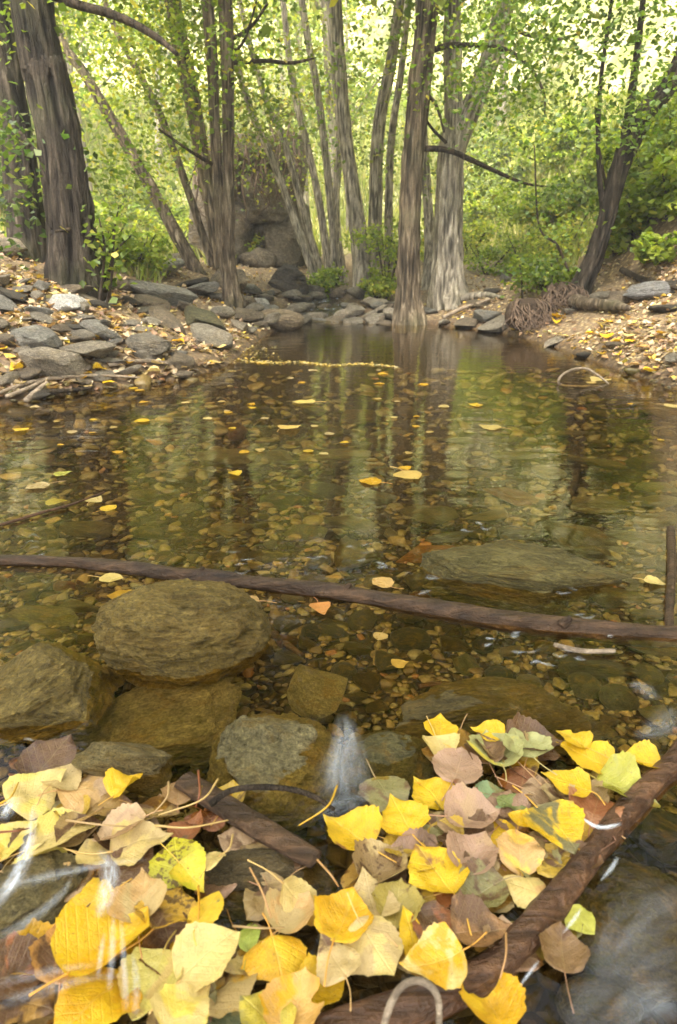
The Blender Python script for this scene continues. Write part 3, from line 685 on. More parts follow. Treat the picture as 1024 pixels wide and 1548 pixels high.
GS = 'larger stones on the streambed'
bed = [
 (281, 955, 258, 178, 'round', (.31, .215, .06), 3, .58, 'big rounded boulder washed by the stream right under the long sunken branch', .014, 4442),
 (66, 1035, 255, 205, 'block', (.31, .22, .065), -12, .45, 'large ochre streaked slab at the left edge beside the rounded boulder', -0.012),
 (240, 1090, 260, 130, 'slab', (.28, .23, .115), -8, .14, 'broad flat grey slab lying under the rounded boulder', -0.055),
 (190, 1156, 145, 85, 'block', (.32, .24, .10), 8, .5, 'ochre stone rising just behind the left pile of yellow leaves', 0.0),
 (418, 1160, 205, 190, 'round', (.28, .23, .11), 5, .5, 'large grey speckled boulder in the middle between the two leaf piles', -0.03),
 (478, 1050, 88, 74, 'block', (.28, .23, .10), 15, .6, 'grey angular stone above the large speckled boulder', -0.035),
 (785, 872, 300, 84, 'block', (.23, .185, .065), 3, .26, 'long mossy block lying just upstream of the sunken branch', -0.012),
 (645, 838, 108, 28, 'slab', ORANGE, -4, .18, 'flat bright orange stone left of the long mossy block'),
 (775, 752, 82, 32, 'slab', (.22, .105, .03), 15, .18, 'flat orange brown stone farther out than the long mossy block'),
 (65, 934, 116, 26, 'slab', (.20, .165, .06), 0, .16, 'thin pointed yellowish slab at the left below the branch'),
 (118, 917, 72, 20, 'slab', (.19, .165, .075), -4, .18, 'small smooth slab lying on the thin pointed yellowish slab'),
 (155, 938, 80, 24, 'slab', (.09, .085, .05), -16, .2, 'dark olive slab between the yellowish slab and rounded boulder'),
 (75, 960, 40, 18, 'slab', OCHRE, -8, .35, 'small ochre stone below the thin pointed yellowish slab'),
 (30, 980, 70, 14, 'slab', DARK, -18, .25, 'dark sliver of stone along the top of the ochre streaked slab'),
 (460, 808, 74, 28, 'slab', (.13, .125, .065), -6, .2, 'smooth greenish kidney shaped stone in the middle of the pool'),
 (283, 768, 42, 28, 'block', (.24, .22, .16), 0, .45, 'pale angular pebble standing out left of the middle of the pool'),
 (428, 758, 70, 46, 'slab', (.075, .075, .05), 0, .14, 'dark flat slab with a pale vein in the middle of the pool'),
 (488, 742, 76, 30, 'slab', (.085, .082, .055), 4, .14, 'dark flat slab right of the veined slab'),
 (576, 753, 52, 26, 'slab', (.12, .118, .08), 5, .2, 'grey green oval stone below the tan floating leaf'),
 (830, 714, 52, 24, 'round', (.20, .175, .085), 5, .3, 'pale tan rounded stone in the right of the pool'),
 (787, 808, 64, 22, 'slab', (.14, .14, .125), 0, .2, 'grey oval stone above the long mossy block'),
 (676, 813, 68, 19, 'slab', (.15, .14, .11), -3, .2, 'grey flat stone above the orange stone'),
 (597, 811, 34, 26, 'slab', (.15, .12, .07), 20, .2, 'small four sided stone left of the flat orange stone'),
 (885, 822, 125, 54, 'slab', (.11, .095, .045), 8, .22, 'wide dark brown slab at the right above the mossy block'),
 (970, 818, 90, 46, 'slab', (.10, .09, .05), 0, .2, 'dull brown slab at the right edge beside the wide dark slab'),
 (995, 738, 66, 18, 'slab', (.22, .22, .13), 0, .18, 'pale green flat stone at the right edge, farthest of three'),
 (997, 760, 76, 24, 'slab', (.17, .155, .08), 2, .2, 'middle of three flat stones at the right edge'),
 (998, 787, 86, 24, 'slab', (.19, .17, .08), -3, .2, 'nearest of three flat stones at the right edge'),
 (935, 905, 80, 32, 'slab', (.15, .13, .06), 5, .25, 'angular olive stone right of the long mossy block'),
 (980, 931, 60, 20, 'slab', DARK, 4, .25, 'dark flat stone right above the branch near the right edge'),
 (868, 938, 90, 24, 'slab', (.12, .095, .045), 6, .2, 'brown slab partly hidden behind the right part of the branch'),
 (620, 966, 62, 40, 'round', (.075, .062, .03), 10, .5, 'dark rounded stone just below the branch in the middle'),
 (708, 1004, 44, 40, 'block', (.15, .14, .06), 40, .5, 'green tinged diamond shaped stone below the branch'),
 (800, 1031, 36, 26, 'round', (.20, .175, .08), 0, .45, 'small pale olive pebble above the long brown slab'),
 (754, 1020, 42, 28, 'round', (.05, .045, .03), 0, .45, 'dark round stone above the long brown slab'),
 (884, 1038, 48, 46, 'round', (.12, .105, .055), 0, .55, 'left of two round olive stones at the right of the long brown slab'),
 (935, 1056, 54, 48, 'round', (.10, .095, .045), 0, .55, 'right of two round olive stones near the yellow leaves'),
 (755, 1078, 360, 84, 'slab', (.17, .125, .045), 5, .16, 'long brown streaked slab behind the right raft of yellow leaves', -0.03),
 (585, 1158, 150, 120, 'round', (.14, .12, .05), 0, .55, 'dark mossy round boulder left of the right raft of leaves', -0.03),
 (506, 950, 50, 32, 'slab', (.12, .105, .06), 12, .3, 'flat grey brown stone below the orange leaf by the branch'),
 (440, 905, 40, 20, 'block', (.22, .20, .14), 0, .4, 'pale stone behind the branch right of the rounded boulder'),
 (520, 1015, 40, 34, 'round', (.10, .085, .045), 0, .5, 'brown round stone right of the grey angular stone'),
 (590, 1000, 50, 34, 'slab', (.11, .095, .05), 0, .3, 'brown flat stone left of the green tinged diamond stone'),
 (405, 1335, 210, 110, 'round', (.19, .14, .07), 8, .45, 'brown wet rock between the two leaf piles near the camera', -0.02),
 (40, 1368, 185, 170, 'round', (.27, .21, .09), -8, .5, 'pale wet rock with water streaking over it at the left front', -0.01),
 (965, 1400, 230, 190, 'round', (.12, .10, .05), 0, .35, 'grey rock under running water right of the wet red log', -.045),
 (1000, 1265, 130, 120, 'block', (.05, .046, .034), 10, .5, 'dark rock behind the wet red log at the right edge'),
 (905, 1520, 130, 90, 'round', (.10, .088, .055), 0, .45, 'dark wet rock low at the right front corner'),
 (985, 975, 105, 34, 'slab', (.20, .15, .095), 6, .2, 'pale brown slab above water at the right end of the branch'),
 (905, 1010, 130, 30, 'slab', (.09, .075, .045), 6, .2, 'dark slab under the right end of the branch'),
 (690, 720, 60, 18, 'slab', (.12, .115, .06), 0, .15, 'olive flat stone right of the tan floating leaf'),
 (865, 655, 70, 14, 'slab', (.12, .11, .06), 0, .12, 'olive flat stone far out in the right of the pool'),
 (590, 655, 60, 12, 'slab', (.14, .13, .075), 0, .12, 'grey green flat stone far out in the middle of the pool'),
 (700, 666, 80, 16, 'slab', (.15, .135, .07), 4, .12, 'long pale flat stone far out right of the middle'),
 (415, 512, 44, 9, 'slab', GREY, 0, .15, 'flat stone just under the surface before the pale tan boulder'),
 (215, 748, 50, 18, 'slab', (.13, .10, .045), 0, .2, 'brown oval stone in the left of the pool'),
 (345, 692, 96, 24, 'slab', (.16, .13, .06), 3, .12, 'wide olive brown slab in the left middle of the pool', -.12),
 (520, 688, 84, 20, 'slab', (.20, .175, .09), -3, .12, 'wide pale olive slab in the centre of the pool', -.12),
 (650, 778, 96, 30, 'slab', (.15, .125, .06), 4, .14, 'broad brown slab beyond the flat bright orange stone', -.09),
 (735, 782, 66, 24, 'slab', (.22, .19, .11), -4, .16, 'pale grey slab right of the broad brown slab', -.09),
 (905, 762, 100, 28, 'slab', (.17, .145, .065), 2, .14, 'broad olive slab left of three flat stones at the right edge', -.09),
 (905, 700, 90, 20, 'slab', (.14, .12, .055), 3, .12, 'long dull slab in the right of the pool beyond the pale rounded stone', -.12),
 (530, 790, 80, 26, 'slab', (.13, .115, .05), 5, .14, 'dark olive slab right of the greenish kidney shaped stone', -.09),
 (350, 800, 70, 24, 'slab', (.17, .14, .06), -4, .16, 'brown slab left of the greenish kidney shaped stone', -.09),
 (130, 800, 84, 24, 'slab', (.14, .115, .05), 3, .14, 'broad dull brown slab in the left of the pool', -.09),
 (780, 690, 76, 18, 'slab', (.19, .16, .08), -3, .12, 'pale brown slab far out right of the centre', -.12),
 (20, 945, 50, 26, 'slab', DARK, 4, .3, 'dark stone at the left edge under the yellowish slab'),
]
for (a, b, w, h, k, c, roll, fl, lab, *zz) in bed:
    landmark(a, b, lab)
    big = w > 120
    stone(a, b, w, h, k, c, lab, GS, roll, flat=fl, mat='wet', sub=6 if w > 180 else 5 if big else 4, sink=.28 if not big else .22, z=zz[0] if zz else None, seed=zz[1] if len(zz) > 1 else None)

# individual pebbles and the gravel between them
PEB = [((.13, .095, .035), 'ochre brown'), ((.115, .092, .030), 'olive'), ((.09, .06, .02), 'dark brown'), ((.17, .145, .08), 'pale grey'), ((.125, .108, .06), 'grey'),
       ((.20, .14, .05), 'yellowish'), ((.17, .075, .022), 'rusty orange'), ((.05, .04, .024), 'almost black')]
PROB = [.22, .24, .22, .06, .12, .06, .03, .05]
def zone(px, py):
    if py < 700: return 'far out on the pool bed'
    if py < 850: return 'on the pool bed beyond the sunken branch' if px < 520 else 'on the pool bed beyond the long mossy block'
    if px < 400: return 'between the sunken branch and the rounded boulder'
    return 'on the shallow bed between the branch and the right leaf raft'
occ = [(a, b, w) for (a, b, w, *_) in bed]
cnt = 0; tries = 0
rs = random.Random(77)
while cnt < 230 and tries < 4000:
    tries += 1
    b = 620 + 480 * rs.random() ** 1.25; a = rs.uniform(-10, 1034)
    if b > 1010 and a < 470: continue
    w = rs.choice([rs.uniform(20, 34), rs.uniform(26, 52), rs.uniform(16, 24)] if a < 430 else [rs.uniform(24, 40), rs.uniform(36, 70), rs.uniform(60, 115), rs.uniform(70, 100)])
    if b > 850: w = min(w, 46)
    if any(abs(a - x) < (w + ww) * .40 and abs(b - y) < (w + ww * .6) * .30 for x, y, ww in occ): continue
    occ.append((a, b, w)); cnt += 1
    c, nm = rs.choices(PEB, PROB)[0]
    kd = rs.choices(['pebble', 'slab', 'block'], [.25, .5, .25])[0]
    k_ = float(np.interp(hit1(a, b)[1], [1.2, 2.3], [1, .85])); c = (c[0] * k_, c[1] * k_ * .96, c[2] * k_ * .85)  # pebbles in the deeper pool painted dimmer, as water swallows the light
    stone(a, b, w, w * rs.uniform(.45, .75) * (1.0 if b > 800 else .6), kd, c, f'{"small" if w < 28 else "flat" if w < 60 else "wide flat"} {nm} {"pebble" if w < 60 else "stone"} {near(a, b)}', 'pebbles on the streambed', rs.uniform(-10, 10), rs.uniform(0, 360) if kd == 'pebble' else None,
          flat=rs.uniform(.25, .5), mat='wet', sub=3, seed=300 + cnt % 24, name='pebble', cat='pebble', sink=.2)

NG = 9500
tmpl = [stone_np(k, 600 + q, 2) for q, k in enumerate(['slab', 'block', 'slab', 'pebble', 'block', 'slab'])]
gp = np.column_stack([RNG.uniform(-260, 1284, NG), 560 + 700 * RNG.random(NG) ** 1.1])
G = hit(gp[:, 0], gp[:, 1]); dp = depth(G)
sz = np.clip(RNG.lognormal(2.45, .42, NG), 5, 34) * dp / F
keep = (water_dist(G[:, 0], G[:, 1]) < .02) & (G[:, 1] < 6.5)
Vs, Fs, Cs, k = [], [], [], 0
pc = np.array([p[0] for p in PEB])
for q in np.nonzero(keep)[0]:
    V, Fc = tmpl[q % 6]
    s = sz[q] * np.array([1, RNG.uniform(.5, 1.1), RNG.uniform(.18, .5)]); an = RNG.uniform(0, 6.28)
    v = V * s; v = np.column_stack([v[:, 0] * math.cos(an) - v[:, 1] * math.sin(an), v[:, 0] * math.sin(an) + v[:, 1] * math.cos(an), v[:, 2] + v[:, 0] * RNG.normal(0, .2)])
    Vs.append(v + G[q] + [0, 0, s[2] * .22]); Fs.append(Fc + k); k += len(v)
    depth_dim = np.interp(G[q][1], [1.2, 2.3], [1, .7]) * np.array([1, .95, .8])  # gravel colour lowered with distance to imitate light absorbed by the water
    Cs.append(np.repeat((depth_dim * pc[RNG.choice(len(pc), p=np.array(PROB))] * RNG.uniform(.78, 1.15))[None], len(v), 0))
def mat_gravel():
    t = NT('wet_gravel'); P = t.n('ShaderNodeNewGeometry').outputs['Position']; a = t.n('ShaderNodeAttribute', attribute_name='Col').outputs['Color']
    n = t.noise(P, 90, 5, .7); n2 = t.noise(P, 330, 3, .7)
    c = t.mix(1.0, a, t.ramp(n, [(.3, .5), (.7, 1.5)]), 'MULTIPLY'); c = t.mix(.7, c, t.ramp(n2, [(.3, .6), (.7, 1.4)]), 'MULTIPLY')
    return t.out(t.principled(c, .4, t.bump(n, .5, .01), .45))
M['gravel'] = mat_gravel()
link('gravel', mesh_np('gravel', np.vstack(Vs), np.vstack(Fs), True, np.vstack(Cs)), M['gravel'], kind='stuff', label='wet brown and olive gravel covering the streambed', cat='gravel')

# ------------------------------------------------------------------ sunken branch, logs, sticks
def px_path(pts, z=None, off=.0):
    out = []
    for p in pts:
        if len(p) > 2: out.append(on_z(p[0], p[1], p[2]))
        elif z is not None: out.append(on_z(p[0], p[1], z))
        else: out.append(hit1(p[0], p[1], off))
    return np.array(out)
def stick(name, pts, wpx, mat, label, cat, z=None, off=.01, segs=14, n=60, ridge=0., wob=.1, seed=1, group=None):
    P = px_path(pts, z, off)
    dp = depth(P); w = np.interp(np.linspace(0, 1, len(P)), np.linspace(0, 1, len(wpx)), wpx)
    r = w * dp / F / 2
    V, Fc = tube(P, r, segs, n, seed, ridge, wob=wob)
    c = V.mean(0)
    return link(name, mesh_np(name, V - c, Fc), M[mat], None, c, label, cat, group)
bs = stick('sunken_branch', [(-60, 843, .005), (0, 847, .005), (120, 851, .006), (250, 866, .008), (380, 880, .008), (500, 894, .006), (620, 914, .004), (760, 938, 0), (880, 952, -.004), (1024, 962, -.006), (1110, 968, -.01)],
      [15, 17, 19, 22, 24, 26, 28, 31, 34, 34], 'log', 'long dark brown waterlogged branch lying right across the shallows', 'branch', n=180, segs=20, ridge=.12, wob=.22, seed=4)
for q, (a, b, rr) in enumerate([(300, 872, 11), (520, 897, 12), (850, 948, 14)]):
    P = on_z(a, b - 4, .012); d0 = float(depth(P))
    V, Fc = tube([P - bs.location, np.array(P) + [.012, -.004, .016] - np.array(bs.location)], [rr * d0 / F * .6, rr * d0 / F * .3], 10, 8, q, .1)
    link('knot', mesh_np('knot', V, Fc), M['log'], bs)
lg = stick('wet_log', [(1090, 1085, .0), (1015, 1158, .0), (955, 1222, .002), (885, 1306, .003), (822, 1386, .004), (745, 1462, .002), (620, 1524, .0), (480, 1575, -.004)],
      [34, 35, 37, 40, 44, 50, 58, 66], 'log_red', 'thick wet reddish brown log holding back the right raft of leaves', 'log', n=170, segs=28, ridge=.14, wob=.25, seed=9)
stick('plank', [(278, 1178), (330, 1212), (400, 1255), (478, 1300)], [34, 40, 42, 34], 'log', 'flat brown strip of bark lying over the speckled boulder', 'bark strip', z=.012, n=60, segs=14, ridge=.1, seed=12).scale = (1, 1, .5)
stick('dark_twig', [(318, 1216, .03), (345, 1197, .04), (385, 1190, .045), (440, 1193, .045), (478, 1206, .035), (505, 1224, .02)], [11, 9, 9, 8, 6], 'twig', 'dark curved twig arching over the large speckled boulder', 'twig', n=50, segs=10, ridge=.1)
stick('bent_stem', [(578, 1560, .04), (592, 1515, .055), (612, 1488, .07), (640, 1484, .075), (662, 1508, .065), (664, 1560, .04)], [11, 11, 11, 11, 10], 'drift', 'pale pinkish stem bent in a hoop over the log', 'stem', n=50, segs=12, wob=.05)
stick('reed', [(-20, 800, .004), (60, 776, .006), (110, 762, .006), (158, 744, .004)], [5, 5, 4, 3], 'log_red', 'thin reddish reed stem floating at the left of the pool', 'reed', n=30, segs=8)
stick('upright_stick', [(1014, 800, .0), (1016, 860, .01), (1012, 920, .01), (1013, 955, .0)], [12, 13, 13, 12], 'log', 'short dark stick crossing the branch at the right edge', 'stick', n=30, segs=10, ridge=.1)
stick('arched_twig', [(905, 584, -.02), (852, 583, -.01), (846, 572, .03), (862, 560, .06), (885, 557, .06), (905, 568, .03), (920, 580, 0.)], [4, 4, 4, 4, 3], 'drift', 'pale twig arching out of the water near the right bank', 'twig', n=50, segs=8)
stick('submerged_branch', [(876, 690), (868, 730), (850, 770), (820, 802), (795, 812)], [9, 10, 9, 8, 6], 'twig', 'dark sunken branch among stones in the right of the pool', 'branch', off=.02, n=40, segs=12, ridge=.1)
stick('short_stick', [(405, 950), (425, 968), (458, 992)], [14, 12, 9], 'log', 'short brown stick on the bed right of the rounded boulder', 'stick', off=.01, n=24, segs=10, ridge=.1)
stick('pale_twig', [(838, 975, .0), (880, 984, .006), (930, 984, .006)], [8, 8, 7], 'drift', 'pale twig just below the right part of the branch', 'twig', n=24, segs=8)
stick('red_twig', [(634, 1038), (660, 1033), (690, 1034)], [8, 7, 5], 'log_red', 'short reddish twig above the long brown slab', 'twig', off=.02, n=20, segs=8)
for q, (pts, w, lab) in enumerate([
    ([(-10, 597), (40, 580), (85, 571), (150, 568), (215, 571)], [6, 6, 5, 3], 'long thin driftwood stick lying along the left waterline'),
    ([(10, 600), (45, 586), (72, 573), (95, 572)], [7, 6, 5], 'short driftwood stick leaning on the long one'),
    ([(40, 606), (60, 588), (72, 578)], [9, 8, 6], 'stubby pale driftwood piece at the left waterline'),
    ([(0, 570), (15, 577), (22, 590)], [5, 5, 4], 'pale forked driftwood twig at the edge of the bank'),
    ([(70, 592), (110, 590), (140, 586)], [7, 7, 4], 'dark driftwood stick under the stones at the waterline')]):
    stick('driftwood_stick', pts, w, 'drift' if q != 4 else 'twig', lab, 'driftwood', off=.03, n=30, segs=8, group='driftwood on the left waterline')
stick('fallen_log', [(868, 455), (890, 459), (930, 462), (950, 466)], [20, 18, 15, 9], 'bark', 'grey fallen log end at the foot of the leaning tree', 'log', off=.06, n=40, segs=16, ridge=.15)
stick('fallen_branch', [(670, 480), (700, 466), (725, 458), (742, 452)], [6, 6, 5, 4], 'drift', 'thin bleached branch lying on the path by the forked trunk', 'branch', off=.05, n=30, segs=8)
stick('fallen_branch', [(940, 408), (975, 424), (1010, 432), (1040, 440)], [9, 9, 8, 6], 'twig', 'dark fallen branch on the slope above the pale angular rock', 'branch', off=.05, n=30, segs=8)
stick('fallen_branch', [(165, 552), (220, 546), (275, 553), (300, 560)], [6, 6, 5, 3], 'drift', 'pale fallen branch along the foot of the left rock pile', 'branch', off=.02, n=30, segs=8)

# ------------------------------------------------------------------ leaves that can be told apart
TT = np.array([0, .04, .12, .25, .42, .58, .74, .88, 1.0])
PROFILE = {'deltoid': np.array([.02, .24, .42, .50, .44, .33, .19, .08, 0]), 'round': np.array([.02, .20, .36, .47, .50, .45, .33, .16, 0]), 'narrow': np.array([.01, .12, .23, .31, .33, .29, .20, .09, 0])}
def leaf_mesh(shape, cup, bend, fold, wave, seed, torn=False):
    nt, nu = 26, 15; rs = np.random.default_rng(seed)
    t = np.linspace(0, 1, nt); w = np.interp(t, TT, PROFILE[shape])
    w = np.convolve(np.pad(w, 1, 'edge'), [.2, .6, .2], 'valid'); w[0] = .015; w[-1] = .004
    uu = np.linspace(-1, 1, nu); Tm, U = np.meshgrid(t, uu, indexing='ij')
    edge = 1 + .07 * vnoise(np.stack([Tm * 9 + 5 * np.sign(U), 0 * Tm, 0 * Tm], -1).reshape(-1, 3), seed).reshape(nt, nu) + .03 * np.sin(Tm * 60)
    Wd = np.repeat(w[:, None], nu, 1) * (1 + (edge - 1) * np.abs(U))
    if torn:
        g = np.exp(-((Tm - .55) / .09) ** 2) * (U > 0); Wd = Wd * (1 - .55 * g)
    x = U * Wd; y = Tm - .45 - .05 * np.abs(U) * (Tm < .2)
    x = x + .06 * rs.normal() * (y + .2) ** 2
    z = cup * x * x * 2 + bend * (y ** 2) * 1.2 + fold * np.abs(x)
    z = z + wave * fbm(np.stack([x * 3 + seed, y * 3, 0 * x], -1).reshape(-1, 3), seed, 3).reshape(nt, nu) + wave * .6 * np.abs(U) ** 3 * np.sin(Tm * 11 + seed)
    V = np.stack([x, y, z], -1).reshape(-1, 3)
    i, j = np.meshgrid(np.arange(nt - 1), np.arange(nu - 1), indexing='ij'); b = i * nu + j
    Fc = np.stack([b, b + 1, b + nu + 1, b + nu], -1).reshape(-1, 4)
    m = mesh_np('leaf', V, Fc); m.materials.append(M['leaf']); return m, V[nu // 2]
LEAFM = {}
def leaf_pool(shape, k, flat=False, torn=False):
    key = (shape, k, flat, torn)
    if key not in LEAFM:
        rs = np.random.default_rng(k * 31 + len(shape))
        s = .35 if flat else 1.0
        m, b = leaf_mesh(shape, rs.uniform(-.5, .8) * s, rs.uniform(-.35, .5) * s, rs.uniform(-.08, .25) * s, rs.uniform(.03, .09) * s, k, torn)
        tipb = np.array([b[0], b[1], b[2]])
        L = rs.uniform(.35, .75); sd = rs.uniform(-.3, .3)
        V, Fc = tube([tipb, tipb + [sd * .3, -L * .5, .03], tipb + [sd, -L, rs.uniform(-.02, .10)]], [.014, .010, .013], 7, 12, k)
        sm = mesh_np('leaf_stalk', V, Fc); sm.materials.append(M['stalk'])
        LEAFM[key] = (m, sm)
    return LEAFM[key]
NEARZ = []
def leaf(px, py, size, ang, colr, label, group, shape='deltoid', z=None, tint=None, patch=0., spot=.2, tilt=None, stalk=True, flat=False, torn=False, k=None, ground_off=None, name='fallen_leaf'):
    """ang: direction of the tip in the photo (0 right, 90 away)"""
    rs = random.Random(int(px * 3 + py * 11))
    k = k if k is not None else rs.randrange(14)
    m, sm = leaf_pool(shape, k, flat, torn)
    if ground_off is not None: P = hit1(px, py, ground_off)
    else: P = on_z(px, py, 0.004 if z is None else z)
    s = size * float(depth(P)) / F
    if z is None and ground_off is None:
        zz = .003
        for (q, s2, z2) in NEARZ:
            if np.hypot(*(q[:2] - P[:2])) < .42 * (s + s2): zz = max(zz, z2 + .0042)
        zz = min(zz, .055)
        P = on_z(px, py, zz); NEARZ.append((P, s, zz))
    o = link(name, m, None, None, P, label, 'leaf', group)
    o.scale = (s, s, s)
    tl = tilt or (rs.uniform(-5, 5), rs.uniform(-5, 5)) if not flat else (rs.uniform(-2, 2), rs.uniform(-2, 2))
    o.rotation_euler = (Matrix.Rotation(R(tl[0]), 3, 'X') @ Matrix.Rotation(R(tl[1]), 3, 'Y') @ Matrix.Rotation(R(ang - 90), 3, 'Z')).to_euler()
    o.color = (*colr, 1)
    o['tint'] = [float(x) for x in (tint or (.16, .08, .03))]; o['patch'] = float(patch); o['spot'] = float(spot)
    if stalk:
        c = link('leaf_stalk', sm, None, o); c.color = (min(1, colr[0] * .8 + .08), colr[1] * .7 + .04, colr[2] * .5 + .03, 1)
    return o

